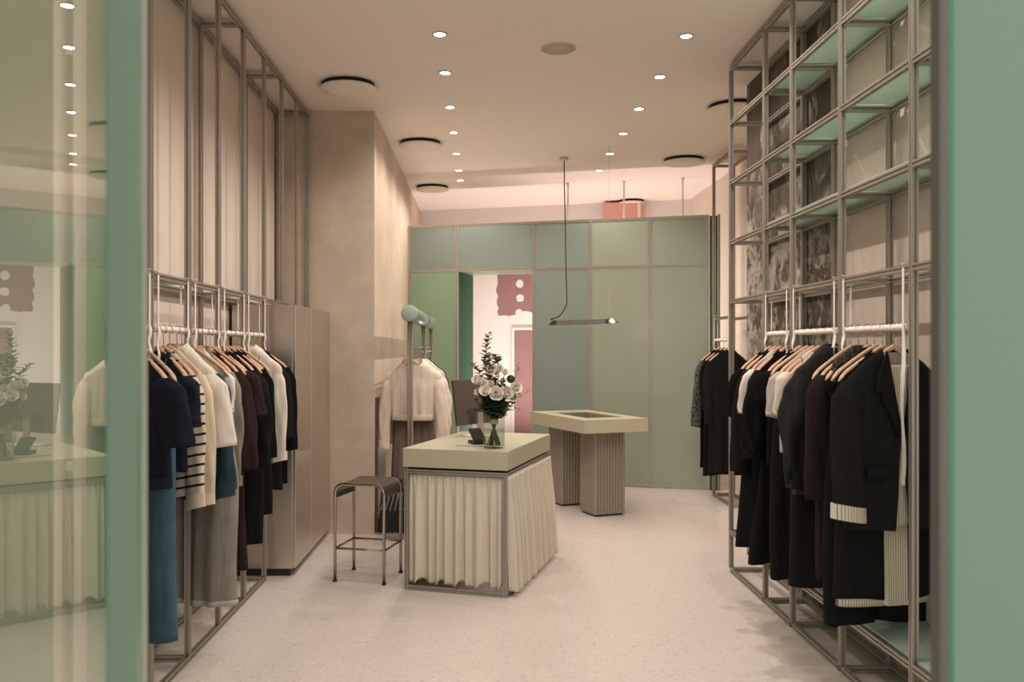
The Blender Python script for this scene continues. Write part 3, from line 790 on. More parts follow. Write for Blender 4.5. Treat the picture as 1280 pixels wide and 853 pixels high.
garment('tee_shirt', 'white tee hanging behind the charcoal satin blouse', 'top', PR(4.36), R(18), 'f_tee', .98, LS(.22, r0=.062, r1=.055, spread=.03), bw=.19, hgroup=GR, hlabel='wooden hanger holding the white tee behind the charcoal blouse')
garment('tee_shirt', 'light grey tee hanging behind the white tee in the middle right bay', 'top', PR(4.44), R(18), 'f_lgrey', .98, LS(.23, r0=.066, r1=.06, spread=.04), bw=.19, hgroup=GR, hlabel='wooden hanger holding the light grey tee in the middle right bay')
trousers('straight_trousers', 'black straight trousers hanging behind the light grey tee', 'trousers', PR(4.52), R(12), 'f_black', .33, .165, .10, .045, .006, hgroup=GR)
garment('camisole', 'black top hanging last in the middle right bay', 'top', PR(4.62), b2, 'f_black3', .9, LS(.16, r0=.07, r1=.066, spread=.03), bw=.195, hgroup=GR)
garment('dress', 'flared long black dress with loose sleeves hanging in the far right bay', 'dress', PR(4.83), R(22), 'f_black', .345, LS(.46, r0=.066, r1=.06, spread=.05, fold=.014), cuff=('f_black', .05), bw=.19, hw=.245, ht=.055, waist=.17, fold=.016, nf=3, hgroup=GR)
garment('tee_shirt', 'white tee hanging between two black dresses in the far right bay', 'top', PR(4.93), R(22), 'f_tee', 1.0, LS(.25, r0=.06, r1=.056, spread=.05), bw=.19, hgroup=GR)
garment('dress', 'black wrap dress hanging behind the white tee in the far right bay', 'dress', PR(5.01), R(18), 'f_black2', .38, LS(.58, r0=.06, r1=.07, spread=.05), bw=.19, hw=.25, ht=.05, fold=.012, nf=3, hgroup=GR)
garment('blouse', 'black blouse hanging farthest on the right frame', 'blouse', PR(5.10), R(18), 'f_black3', .9, LS(.28, r0=.066, r1=.06, spread=.06), bw=.19, hgroup=GR)
# far right rack
GF = 'hangers beside the green partition'
def PF(y): return (2.34, y, BZ)
garment('dress', 'black dress nearest on the slim frame by the green partition', 'dress', PF(8.44), R(12), 'f_black2', .30, LS(.62, r0=.062, r1=.05, spread=.02), bw=.19, hw=.2, hgroup=GF)
garment('dress', 'black dress hanging in the middle of the slim frame by the partition', 'dress', PF(8.58), R(12), 'f_black', .27, LS(.5, r0=.062, r1=.05, spread=.02), bw=.19, hw=.22, hgroup=GF)
garment('lace_dress', 'black dress with patterned lace sleeves farthest on the slim frame', 'dress', PF(8.74), R(12), 'f_black3', .32, LS(.66, r0=.062, r1=.05, spread=.07), bw=.19, hw=.22, sl_mat='lace', hgroup=GF)

# ------------------------------------------------------------------ steel cabinet
cb = thing('steel_cabinet', 'brushed steel cabinet with flat doors between left frame and beige column', 'cabinet', (-1.45, 6.44, 0))
obj('body', MB().box(-.21, .19, -.65, .655, .05, 1.79), M['steel'], cb, .003)
obj('plinth', MB().box(-.20, .17, -.63, .64, .0, .05), M['black'], cb)
for a_, b_ in ((-.648, -.112), (-.106, .408), (.414, .653)):
    obj('door', MB().box(.191, .21, a_, b_, .055, 1.788), M['steel'], cb, .002)

# ------------------------------------------------------------------ round-tube stool
st = thing('bar_stool', 'chrome tube stool with dark curved seat in front of the beige column', 'stool', (-.758, 5.775, 0), R(-14.5))
def arch(y, mid=None):
    pts = [(-.168, y, 0), (-.168, y, .57)]
    for k in range(1, 9): q = PI-PI/2*k/8; pts.append((-.168+.06+.06*math.cos(q), y, .57+.06*math.sin(q)))
    for k in range(0, 9): q = PI/2-PI/2*k/8; pts.append((.168-.06+.06*math.cos(q), y, .57+.06*math.sin(q)))
    pts.append((.168, y, 0)); return pts
for y in (-.155, .155): obj('leg_frame', MB().tube(arch(y), .0105, 12), M['chrome'], st)
prof = [(-.162, .545), (-.166, .575)]
for k in range(0, 9): q = PI-PI/2*k/8; prof.append((-.108+.060*math.cos(q), .575+.060*math.sin(q)))
for k in range(0, 9): q = PI/2-PI/2*k/8; prof.append((.108+.060*math.cos(q), .575+.060*math.sin(q)))
prof += [(.166, .575), (.162, .545)]
poly = prof+[(x*.975, z-.006) for x, z in reversed(prof)]
obj('seat', MB().prism(poly, 'y', -.150, .150), M['leather'], st)
for y in (-.155, .155): obj('foot_rail', MB().tube([(-.168, y, .215), (.168, y, .215)], .0075, 10), M['chrome'], st)
for x in (-.168, .168): obj('foot_rail', MB().tube([(x, -.155, .215), (x, .155, .215)], .0075, 10), M['chrome'], st)
for x in (-.168, .168):
    for y in (-.155, .155): obj('foot', MB().lathe([(.0, 0), (.0145, .0), (.0145, .010), (.0105, .014)], 14, (x, y, 0)), M['dark_metal'], st)

# ------------------------------------------------------------------ counter with curtain skirt
CA = R(-17); cu = Vector((math.cos(CA), math.sin(CA))); cv = Vector((-cu.y, cu.x))
WC, DC = .665, 1.15
cc = Vector((.139, 5.288))-cu*(WC/2)+cv*(DC/2)
ct = thing('sales_counter', 'sage-topped sales counter with cream pleated curtain skirt', 'counter', (cc.x, cc.y, 0), CA)
hx, hy = WC/2, DC/2
obj('top_slab', MB().box(-hx-.008, hx+.004, -hy-.006, hy+.006, .764, .88), M['slab'], ct, .003)
obj('shade_filler', MB().box(-hx+.02, hx-.02, -hy+.02, hy-.02, .735, .764), M['gap'], ct)  # filler block, shade under the slab put into its colour
for x in (-hx+.012, hx-.012):
    for y in (-hy+.012, hy-.012):
        obj('post', MB().slot((x, y, 0), (x, y, .75), .024), M['alu'], ct)
    for z in (.738, .016): obj('rail', MB().slot((x, -hy+.024, z), (x, hy-.024, z), .024), M['alu'], ct)
for y in (-hy+.012, hy-.012):
    for z in (.738, .016): obj('rail', MB().slot((-hx+.024, y, z), (hx-.024, y, z), .024), M['alu'], ct)
def curtain(L, z1, z0, seed, amp=.02, nf=13, bulge=0, dens=10):
    g = random.Random(seed); m = 36; n = int(L*nf*dens*1.6)+40
    k1 = [g.uniform(.85, 1.2) for _ in range(40)]; ph = g.uniform(0, 6)
    rings = []
    def wob(u): return u*nf*L*2*PI+1.1*math.sin(u*9+ph)+.8*math.sin(u*21+ph*2)
    for i in range(m+1):
        f = i/m; r = []
        for j in range(n+1):
            u = j/n; a_ = wob(u); fine = math.sin(a_*2.6+ph)
            top = math.exp(-f*9)
            y = amp*(.25+.75*min(1, f*2.2))*(1-top*.6)*math.sin(a_)+.004*top*fine+amp*.3*f*math.sin(a_*.5+ph)
            z = z1+(z0-z1)*f
            if i == m: pass
            z += .014*f**3*math.sin(a_*.5+ph+1)+(.006*math.cos(a_) if f > .97 else 0)
            r.append((-L/2+L*u, y-bulge*f**1.5, z))
        rings.append(r)
    b = MB(); b.rings(rings, closed=False)
    return b
def cur_obj(b, M4):
    b.v = [tuple(M4 @ Vector(p)) for p in b.v]
    o = obj('curtain', b, M['curtain'], ct)
    md = o.modifiers.new('thick', 'SOLIDIFY'); md.thickness = .003; return o
cur_obj(curtain(WC-.055, .722, .050, 4, .016, 15), Matrix.Translation((0, -hy+.022, 0)))
cur_obj(curtain(DC-.02, .722, .030, 9, .028, 12, .030), Matrix.Translation((hx+.006, 0, 0)) @ Matrix.Rotation(PI/2, 4, 'Z'))
cur_obj(curtain(DC-.05, .722, .040, 11, .016, 13), Matrix.Translation((-hx+.012, 0, 0)) @ Matrix.Rotation(-PI/2, 4, 'Z'))
def cpt(px, py, z=.88):
    Y = (1.5-z)*F/(py-436); return ((px-605)*Y/F, Y, z)

# vase and bouquet
vx, vy = .062, 5.495
vs_ = thing('glass_vase', 'clear glass cylinder vase on the front edge of the sales counter', 'vase', (vx, vy, .88))
obj('vase_wall', MB().lathe([(0, .0), (.062, .0), (.068, .006), (.069, .19), (.065, .19), (.064, .012), (0, .010)], 40), M['glass'], vs_)
obj('water', MB().lathe([(0, .013), (.0625, .0135), (.0625, .115), (0, .115)], 36), M['water'], vs_)
bq = thing('bouquet', 'tied bouquet of white flowers and eucalyptus in the glass vase', 'flowers', (vx, vy, .88))
fr = random.Random(21)
def petal(b, M4, L, W, cup, nu=6, nv=5):
    rings = []
    for i in range(nu+1):
        u = i/nu; ww = W*math.sin(PI*(.12+.80*u))**.8
        r = []
        for j in range(nv+1):
            v = -1+2*j/nv
            r.append(M4 @ Vector((v*ww, L*u*math.cos(cup*u)+.0, L*u*math.sin(cup*u)+.25*abs(v)**2*ww)))
        rings.append(r)
    b.rings(rings, closed=False)
def flower_mesh(sd, size):
    g = random.Random(sd); b = MB(); op = (sd % 3)*.22
    for lay, (nP, tilt, ln) in enumerate(((5, .35, 1.0), (5, .85, .85), (4, 1.2, .62))):
        for k in range(nP):
            A = Matrix.Rotation(2*PI*k/nP+lay*.6+g.uniform(-.15, .15), 4, 'Z') @ Matrix.Rotation(tilt-op+g.uniform(-.12, .12), 4, 'X')
            petal(b, A, size*ln, size*.52*ln, .55)
    me = b.mesh('flower'); fixn(me); me.materials.append(M['petal']); return me
fmesh = [flower_mesh(i, .050) for i in range(3)]
cm = MB().lathe([(0, .0), (.008, .004), (.009, .014), (0, .02)], 12).mesh('centre'); cm.materials.append(M['petal_core'])
def bpt(px, py, dy=0):
    Y = vy+dy; return Vector(((px-605)*Y/F-vx, dy, 1.5-(py-436)*Y/F-.88))
flw = [(597.5, 478, -.05), (607.5, 491, -.085), (620, 493, -.09), (633, 493, -.08), (643.5, 486, -.05), (613, 464, -.03), (624, 463, -.02), (631, 467, -.04), (605, 480, -.06), (614, 480, -.07), (640, 497, -.02), (600, 492, .05), (628, 478, .06)]
tiept = Vector((0, 0, .165))
stems = MB()
for i, (px, py, dy) in enumerate(flw):
    p = bpt(px, py, dy); o = obj('flower', fmesh[i % 3], M['petal'], bq)
    o.location = p; s_ = fr.uniform(.85, 1.2) if i < 5 else fr.uniform(.5, .85); o.scale = (s_*1.1,)*3
    d_ = Vector((p.x*3, -.75+p.y*4, .55+fr.uniform(-.2, .2))).normalized()
    o.rotation_euler = d_.to_track_quat('Z', 'Y').to_euler()
    c_ = obj('flower_centre', cm, M['petal_core'], o)
    stems.tube([p-d_*.01, p*.55+Vector((0, 0, .07)), tiept+Vector((p.x*.1, p.y*.1, 0)), Vector((-p.x*.35+fr.uniform(-.02, .02), -p.y*.3+fr.uniform(-.02, .02), .016))], .0024, 6)
for i in range(16):
    q = fr.uniform(0, 6.28); r_ = fr.uniform(.02, .052)
    stems.tube([tiept+Vector((math.cos(q)*.016, math.sin(q)*.016, .02)), tiept+Vector((math.cos(q)*.012, math.sin(q)*.012, -.02)), Vector((math.cos(q+2.4)*r_, math.sin(q+2.4)*r_, .016))], .0028, 6)
obj('stems', stems, M['stem'], bq)
obj('ribbon_tie', MB().lathe([(.024, -.016), (.027, -.014), (.027, .014), (.024, .016)], 24, tuple(tiept)), M['beige_tie'] if 'beige_tie' in M else M['f_beige'], bq)
def leaf(b, p, d, L, W, up=Vector((0, 0, 1)), bend=.3):
    d = d.normalized(); s = d.cross(up)
    if s.length < .01: s = d.cross(Vector((1, 0, 0)))
    s.normalize(); nrm = s.cross(d); rings = []
    for i in range(6):
        u = i/5; w_ = W*math.sin(PI*min(1, .06+.94*u))**.8 if u < 1 else .0005
        c_ = p+d*L*u-nrm*(-bend*L*u*(u-1)); rings.append([c_-s*w_+nrm*w_*.25, c_, c_+s*w_+nrm*w_*.25])
    b.rings(rings, closed=False)
def sprig(name, pts, mat, lm, n, L, W, spread, sd, stemr=.0022, label=None):
    g = random.Random(sd); pts = [Vector(p) for p in pts]; b = MB()
    def at(u):
        k = u*(len(pts)-1); i = min(int(k), len(pts)-2); return pts[i].lerp(pts[i+1], k-i), (pts[i+1]-pts[i]).normalized()
    dense = [at(i/12)[0] for i in range(13)]
    b.tube(dense, [stemr*(1-.6*i/12) for i in range(13)], 6)
    for i in range(n):
        u = .12+.88*i/(n-1); p, d = at(u)
        q = i*2.4+g.uniform(-.4, .4); side = Vector((math.cos(q), math.sin(q)*.8, 0)); k = g.uniform(.75, 1.2)*(1.1-.45*u)
        leaf(b, p, d*(1-spread)+side*spread+Vector((0, 0, g.uniform(-.1, .2))), L*k, W*k, bend=g.uniform(-.2, .5))
    o = obj(name, b, lm, bq, recalc=False)
    if label: o['label'] = label
    return o
T0 = Vector((0, 0, .17))
sprig('eucalyptus_sprig', [T0, bpt(612, 480, -.02), bpt(606, 455, -.01), bpt(608, 432, 0), bpt(612, 417, .01)], None, M['leaf2'], 46, .052, .020, .75, 1)
sprig('eucalyptus_sprig', [T0, bpt(614, 490, -.02), bpt(612, 465, -.03), bpt(610, 443, -.03)], None, M['leaf2'], 54, .056, .024, .8, 2)
sprig('eucalyptus_sprig', [T0, bpt(606, 485, 0), bpt(598, 462, .0), bpt(588, 453, 0)], None, M['leaf2'], 34, .05, .02, .8, 3)
sprig('eucalyptus_sprig', [T0, bpt(618, 485, .03), bpt(622, 455, .03), bpt(619, 444, .03)], None, M['leaf2'], 44, .06, .027, .8, 4)
sprig('olive_sprig', [T0, bpt(632, 505, -.03), bpt(648, 497, -.03), bpt(663, 487, -.03)], None, M['leaf3'], 14, .05, .006, .6, 5)
sprig('olive_sprig', [T0, bpt(636, 490, .0), bpt(645, 470, .0), bpt(647, 456, 0)], None, M['leaf3'], 14, .045, .006, .6, 6)
sprig('olive_sprig', [T0, bpt(630, 515, -.05), bpt(640, 508, -.06), bpt(650, 512, -.06)], None, M['leaf'], 10, .05, .010, .6, 7)
for i in range(18):
    g = random.Random(50+i); q = i/18*6.28
    e = Vector((.092*math.cos(q)*g.uniform(.7, 1.2), .08*math.sin(q), .25+g.uniform(-.03, .18)))
    sprig('leafy_branch', [T0, (T0+e)/2+Vector((0, 0, .02)), e], None, M['leaf'], 20, .068, .026, .75, 60+i)
sprig('leafy_branch', [T0, bpt(604, 515, -.03), bpt(590, 515, -.04)], None, M['leaf'], 12, .05, .013, .6, 90)
sprig('leafy_branch', [T0, bpt(610, 520, -.07), bpt(600, 508, -.09), bpt(592, 498, -.07)], None, M['leaf'], 14, .05, .016, .7, 91)
sprig('leafy_branch', [T0, bpt(626, 520, -.07), bpt(634, 510, -.09), bpt(645, 503, -.07)], None, M['leaf'], 14, .05, .016, .7, 92)
pm = MB(); 
for i in range(9):
    th = PI*i/8
pm.lathe([(.026*math.sin(PI*i/10)*(1+.06*math.sin(i*9)), -.026*math.cos(PI*i/10)) for i in range(11)], 20, tuple(bpt(638.5, 474, -.02)))
obj('green_pompom', pm, M['moss'], bq)
# monitor on the counter
mn = thing('computer_monitor', 'dark computer monitor seen from behind beside the bouquet', 'monitor', (-.045, 6.23, .88), R(52))
tl = Matrix.Rotation(R(-8), 4, 'X')
obj('screen_housing', MB().box(-.21, .21, .0, .016, .085, .405, tl), M['monitor_back'], mn, .004)
obj('screen', MB().box(-.203, .203, .016, .019, .095, .398, tl), M['black'], mn)
obj('arm', MB().box(-.03, .03, -.03, -.018, .01, .20), M['alu'], mn, .003)
obj('hinge', MB().box(-.025, .025, -.03, -.02+.03, .17, .20), M['monitor_back'], mn, .003)
obj('base', MB().box(-.085, .085, -.075, .085, .0, .010), M['white_paint'], mn, .004)
dv = cpt(598, 553)
dk = thing('card_reader', 'small black card reader leaning on its dock beside the vase', 'card reader', (-.045, 5.66, .888), R(20))
obj('dock', MB().prism([(-.05, 0), (.05, 0), (.05, .022), (-.05, .012)], 'x', -.045, .045), M['black'], dk, .003)
obj('reader', MB().box(-.042, .042, -.065, .065, 0, .016, Matrix.Translation((0, 0, .05)) @ Matrix.Rotation(R(32), 4, 'X')), M['black'], dk, .004)
obj('reader_screen', MB().box(-.034, .034, .01, .055, .016, .017, Matrix.Translation((0, 0, .05)) @ Matrix.Rotation(R(32), 4, 'X')), M['dark_metal'], dk)
tag(obj('tray', MB().box(-.12, .09, -.07, .10, 0, .008), M['paper'], None, .003, loc=(-.045, 5.63, .88), rz=CA), 'flat pale tray under the black card reader on the counter', 'tray')

# ------------------------------------------------------------------ display table
TA = R(21); tu = Vector((math.cos(TA), math.sin(TA))); tv = Vector((-tu.y, tu.x))
tw, tdp = .635, 1.15
tc = Vector((.866, 7.60))+tu*tw/2+tv*tdp/2
tb = thing('display_table', 'sage display table on two fluted pedestals behind the counter', 'table', (tc.x, tc.y, 0), TA)
a_, b_ = tw/2, tdp/2
# slab with a glazed recess
rx0, rx1, ry0, ry1 = -.18, .19, -.36, .36
zt, zb = .88, .763
sl = MB()
sl.box(-a_, rx0, -b_, b_, zb, zt).box(rx1, a_, -b_, b_, zb, zt).box(rx0, rx1, -b_, ry0, zb, zt).box(rx0, rx1, ry1, b_, zb, zt).box(rx0, rx1, ry0, ry1, zb, zb+.02)
obj('top_slab', sl, M['slab'], tb)
tr = MB()
for (p, q) in (((rx0, ry0), (rx1, ry0+.012)), ((rx0, ry1-.012), (rx1, ry1)), ((rx0, ry0+.012), (rx0+.012, ry1-.012)), ((rx1-.012, ry0+.012), (rx1, ry1-.012))):
    tr.box(p[0], q[0], p[1], q[1], zb+.02, zt-.012)
obj('case_trim', tr, M['brass'], tb)
obj('case_glass', MB().box(rx0+.001, rx1-.001, ry0+.001, ry1-.001, zt-.011, zt-.006), M['glass'], tb)
obj('case_lining', MB().box(rx0+.012, rx1-.012, ry0+.012, ry1-.012, zb+.02, zb+.023), M['f_grey'], tb)
def fluted(x0, x1, y0, y1, pitch=.029):
    pts = []
    def run(p, q):
        p = Vector(p); q = Vector(q); L = (q-p).length; n = max(2, int(L/pitch)); d = (q-p)/n; nn = Vector((d.y, -d.x)).normalized()
        for i in range(n):
            for k in range(6):
                f = k/6; pts.append(p+d*(i+f)+nn*(.0135*math.sin(PI*f)-.004))
    run((x0, y0), (x1, y0)); run((x1, y0), (x1, y1)); run((x1, y1), (x0, y1)); run((x0, y1), (x0, y0))
    return [(p.x, p.y) for p in pts]
M['flute'] = plain('fluted_taupe', (.30, .26, .205), .45, .15, .4, .05)
for (x0, x1, y0, y1) in ((-.125, .175, -.41, -.13), (-.165, .13, .18, .46)):
    pd = obj('pedestal', MB().prism(fluted(x0, x1, y0, y1), 'z', .02, zb), M['flute'], tb)
    obj('plinth', MB().box(x0+.015, x1-.015, y0+.015, y1-.015, 0, .02), M['black'], pd)

# ------------------------------------------------------------------ pendant lamp
A = Vector((.655, 8.66, 1.752)); B = Vector((1.262, 8.24, 1.758)); dirp = (B-A); Lp = dirp.length
pr = thing('pendant_lamp', 'slim smoky metal bar pendant lamp hanging over the display table', 'pendant lamp', (.806, 8.85, CEIL))
rel = Matrix.Translation(A-Vector((.806, 8.85, CEIL))) @ dirp.to_track_quat('X', 'Z').to_matrix().to_4x4()
mb = MB(); pf = [(-.042, -.022), (.042, -.022), (.022, .022), (-.022, .022)]
r0 = [rel @ Vector((0-(.0), u, v)) for u, v in pf]
def sec(x, top, k=1.0): return [rel @ Vector((x-(0 if v < 0 else top), u*k, v*k)) for u, v in pf]
mb.rings([sec(.0, -.035), sec(.085, 0)], smooth=False, cap0=True, cap1=True)
obj('end_cap', mb, M['dark_metal'], pr)
obj('reflector_bar', MB().rings([sec(.085, 0), sec(Lp-.12, 0)], smooth=False, cap0=True, cap1=True), M['lamp_metal'], pr)
obj('end_cap', MB().rings([sec(Lp-.12, 0), sec(Lp-.10, 0)], smooth=False, cap0=True, cap1=True), M['dark_metal'], pr)
obj('end_cap', MB().rings([sec(Lp-.10, 0, .8), sec(Lp, .045, .8)], smooth=False, cap0=True, cap1=True), M['chrome'], pr)
def sph(c, r, n=14): 
    return MB().lathe([(max(.0001, r*math.sin(PI*i/8)), -r*math.cos(PI*i/8)) for i in range(9)], n, tuple(c))
obj('bulb', sph(rel @ Vector((Lp-.055, -.036, .004)), .02), M['bulb'], pr)
obj('canopy', MB().lathe([(0, 0), (.045, 0), (.045, -.022), (.012, -.03), (0, -.03)], 24), M['alu_light'], pr)
cpts = [Vector((0, 0, -.03)), Vector((.004, 0, -.5)), Vector((.010, -.01, -.95))]
tgt = rel @ Vector((.03, 0, .03))
cpts = [Vector((0, 0, -.03)), Vector((.003, -.005, -.35)), Vector((.012, -.01, -.7)), Vector((.016, -.02, -1.1)), Vector((.022, -.03, -1.35)), Vector((.018, -.05, -1.48)), tgt*.5+Vector((.012, -.05, -1.55))*.5, tgt+Vector((-.02, 0, .01)), tgt]
# smooth
sm = []
for i in range(len(cpts)-1):
    p0, p1, p2, p3 = cpts[max(0, i-1)], cpts[i], cpts[i+1], cpts[min(len(cpts)-1, i+2)]
    for k in range(8):
        t_ = k/8; sm.append(.5*((2*p1)+(p2-p0)*t_+(2*p0-5*p1+4*p2-p3)*t_*t_+(3*p1-p0-3*p2+p3)*t_**3))
sm.append(tgt)
obj('cord', MB().tube(sm, .0055, 8), M['dark_metal'], pr)
wt = rel @ Vector((Lp-.10, 0, .022)); 
obj('suspension_wire', MB().tube([wt, Vector((wt.x, wt.y, 0))], .0016, 6), M['alu_light'], pr)

# ------------------------------------------------------------------ free-standing rail at the back left
bx = -.58
br = thing('display_rail', 'free-standing steel rail topped by a mint roll by the beige wall', 'clothes rail', (bx, 8.3, 0))
for y in (-1.38, .12, 1.30):
    obj('post', MB().tube([(-.012, y, 0), (-.012, y, 1.72)], .011, 10).tube([(.012, y, 0), (.012, y, 1.72)], .011, 10), M['alu'], br)
obj('rail', MB().tube([(0, -1.38, 1.475), (0, 1.30, 1.475)], .010, 10), M['alu'], br)
obj('rail', MB().tube([(0, -1.38, 1.515), (0, 1.30, 1.515)], .006, 10), M['alu'], br)
for y in (-1.38, 1.30): obj('foot', MB().slot((-.2, y, .014), (.2, y, .014), .028), M['alu'], br)
obj('floor_rail', MB().slot((0, -1.36, .014), (0, 1.28, .014), .026), M['alu'], br)
roll = MB(); 
prof = [(.0001, -1.46), (.052, -1.46), (.062, -1.45), (.063, .0), (.0632, 1.32), (.058, 1.33), (.0001, 1.33)]
rings = [[(r_*math.cos(2*PI*k/28), yy, 1.775+r_*math.sin(2*PI*k/28)) for k in range(28)] for r_, yy in prof]
rp_ = obj('roll', MB().rings(rings), M['mint_tube'], br)
obj('end_cap', MB().rings([[(r_*math.cos(2*PI*k/28), yy, 1.775+r_*math.sin(2*PI*k/28)) for k in range(28)] for r_, yy in ((.0001, -1.468), (.058, -1.468), (.0645, -1.462), (.0655, -1.452), (.0655, -1.435), (.062, -1.43))]), M['roll_cap'], rp_)
obj('band', MB().rings([[(r_*math.cos(2*PI*k/28), yy, 1.775+r_*math.sin(2*PI*k/28)) for k in range(28)] for r_, yy in ((.063, .02), (.0665, .02), (.0665, .07), (.063, .07))]), M['dark_metal'], rp_)
def PB(y): return (bx, y, 1.475)
GB = 'hangers on the back rail'
garment('cream_jumper', 'cream cropped jumper nearest on the back rail by the beige wall', 'jumper', PB(7.18), R(-3), 'f_beige', .92, LS(.56, r0=.06, r1=.042, spread=.055), cuff=('f_beige', .05), bw=.18, hw=.165, t=.045, scoop=.06, neck=.078, ribbed=True, hgroup=GB, cov=True)
skirt('taupe_skirt', 'taupe pleated skirt below the cream cropped jumper', 'skirt', PB(7.27), R(-3), 'f_taupe', .30, .16, .185, .05, .014, 5, hgroup=GB, zt=-.25)
garment('shirt', 'white shirt second on the back rail behind the cream jumper', 'shirt', PB(7.48), R(-6), 'f_offwhite', .70, LS(.58, r0=.066, r1=.05, spread=.04, fold=.012), bw=.2, hgroup=GB, cov=True)
garment('blouse', 'pale pleated blouse third on the back rail', 'blouse', PB(7.66), R(-6), 'f_white', .74, LS(.5, r0=.075, r1=.06, spread=.05, fold=.014), bw=.2, hgroup=GB, cov=True)
garment('cardigan', 'light grey cardigan fourth on the back rail', 'cardigan', PB(7.86), R(-6), 'f_lgrey', .72, LS(.52, r0=.062, r1=.05, spread=.04), bw=.2, hgroup=GB, cov=True)
garment('shirt', 'off-white shirt fifth on the back rail before the dark coat', 'shirt', PB(8.02), R(-6), 'f_offwhite', .78, LS(.52, r0=.06, r1=.05, spread=.04), bw=.2, hgroup=GB, cov=True)
garment('coat', 'dark ink-blue coat farthest on the back rail by green glass', 'coat', PB(8.22), R(-6), 'f_ink', .60, LS(.55, r0=.06, r1=.05, spread=.045), bw=.21, hgroup=GB, cov=True)
# leaning board and honeycomb bag
tag(obj('leaning_board', MB().box(-.885, -.862, 7.16, 7.7, .0, 1.10), M['monitor_back'], None, .003), 'narrow dark framed board leaning on the beige wall behind the cream jumper', 'board')
bg = thing('honeycomb_bag', 'black honeycomb patterned bag on the floor behind the stool', 'bag', (-.735, 7.16, 0), R(0))
bgm = MB()
W0, W1, H = .122, .10, .19
bgm.add([(-W0, -.07, .004), (W0, -.07, .004), (W0, .09, .004), (-W0, .09, .004), (-W1, -.03, .34), (W1, -.03, .34), (W1, .05, .34), (-W1, .05, .34)],
        [(3, 2, 1, 0), (0, 1, 5, 4), (1, 2, 6, 5), (2, 3, 7, 6), (3, 0, 4, 7), (4, 5, 6, 7)])
obj('body', bgm, M['black'], bg, .01)
hc = MB()
for r_ in range(4):
    for c_ in range(6):
        cx = -W0+.026+c_*.046+(.023 if r_ % 2 else 0); cz = .035+r_*.040
        if cx > W0-.02: continue
        n = 6; yb = -.072+.04*(cz/.34)
        ro = [(cx+.024*math.sin(PI/3*k), yb-.012, cz+.024*math.cos(PI/3*k)) for k in range(n)]; ri = [(cx+.018*math.sin(PI/3*k), yb-.012, cz+.018*math.cos(PI/3*k)) for k in range(n)]
        rb = [(cx+.018*math.sin(PI/3*k), yb+.002, cz+.018*math.cos(PI/3*k)) for k in range(n)]; rob = [(p[0], yb+.004, p[2]) for p in ro]
        hc.rings([rob, ro, ri, rb], smooth=False)
obj('honeycomb_front', hc, M['dark_metal'], bg)
sp_ = MB()
for i in range(6):
    x = -.10+i*.038
    sp_.tube([(x, -.062, .19), (x*.86+.03, -.036, .33)], .006, 8)
obj('cord_trim', sp_, M['alu'], bg)
obj('base', MB().box(-W0-.006, W0+.006, -.078, .096, 0, .018), M['alu'], bg, .004)
for s in (-1, 1): obj('handle', MB().tube([(-.07, .01+s*.03, .335), (-.06, .01+s*.03, .42), (0, .01+s*.03, .45), (.06, .01+s*.03, .42), (.07, .01+s*.03, .335)], .007, 8), M['black'], bg)

# ------------------------------------------------------------------ ceiling fittings
LX, RX = -.27, 1.24
LY = [5.37, 6.12, 6.99, 7.81, 8.65, 9.47, 10.03]; RY = [5.40, 6.21, 7.04, 7.85, 8.66, 9.48]
def downlight(x, y, label, group):
    t = thing('ceiling_downlight', label, 'downlight', (x, y, CEIL), 0, group)
    obj('trim_ring', MB().lathe([(.036, .0), (.046, -.001), (.046, -.006), (.036, -.005), (.034, .002)], 28), M['alu_light'], t)
    obj('lens', MB().lathe([(0, -.003), (.034, -.003), (.034, .002)], 24), M['lamp'], t)
    return t
dproto = downlight(LX, LY[0], 'nearest of the downlights in the left ceiling row', 'downlights in the left row')
ordn = ['nearest', 'second', 'third', 'fourth', 'fifth', 'sixth', 'farthest']
for i, y in enumerate(LY):
    o = dproto if i == 0 else dup(dproto, (LX, y, CEIL))
    o['label'] = 'small round white downlight, %s of the seven in the left ceiling row' % ordn[i]
on2 = ['nearest', 'second', 'third', 'fourth', 'fifth', 'farthest']
for i, y in enumerate(RY):
    o = dup(dproto, (RX, y, CEIL)); o['group'] = 'downlights in the right row'
    o['label'] = 'small round white downlight, %s of the six in the right ceiling row' % on2[i]
def vent(x, y, r, label):
    t = thing('ceiling_vent', label, 'vent', (x, y, CEIL), 0, 'round plaster ceiling vents')
    obj('collar', MB().lathe([(r*.93, 0), (r*.93, -.03), (0, -.03)], 40), M['gap'], t)  # shade between plate and ceiling is painted as this near-black core
    obj('plate', MB().lathe([(0, -.028), (r*.97, -.028), (r, -.034), (r*.97, -.044), (r*.6, -.047), (0, -.047)], 48), M['plate'], t)
    return t
for (px, py, r_, l) in ((435.5, 113, .205, 'large round plaster vent in the ceiling nearest the left frame'), (525.5, 184, .20, 'round plaster vent in the ceiling beside the beige column side'),
                        (540.5, 238, .195, 'round plaster vent in the ceiling at the left end of the partition'), (855, 204.5, .21, 'round plaster vent in the ceiling above the right part of the partition'),
                        (917, 139, .205, 'round plaster vent half hidden behind the right shelf frame'), (789, 255, .17, 'round vent in the pink-lit ceiling behind the partition')):
    Y = (CEIL-.045-1.5)*F/(436-py); vent((px-605)*Y/F, Y, r_, l)
sp = thing('ceiling_speaker', 'flat round grey speaker grille in the middle of the ceiling', 'speaker', (.475, 5.62, CEIL))
obj('rim', MB().lathe([(.108, 0), (.116, -.002), (.116, -.006), (.108, -.006)], 40), M['plate'], sp)
obj('grille', MB().lathe([(0, -.0055), (.108, -.005), (.108, 0)], 40), M['sp_grille'], sp)
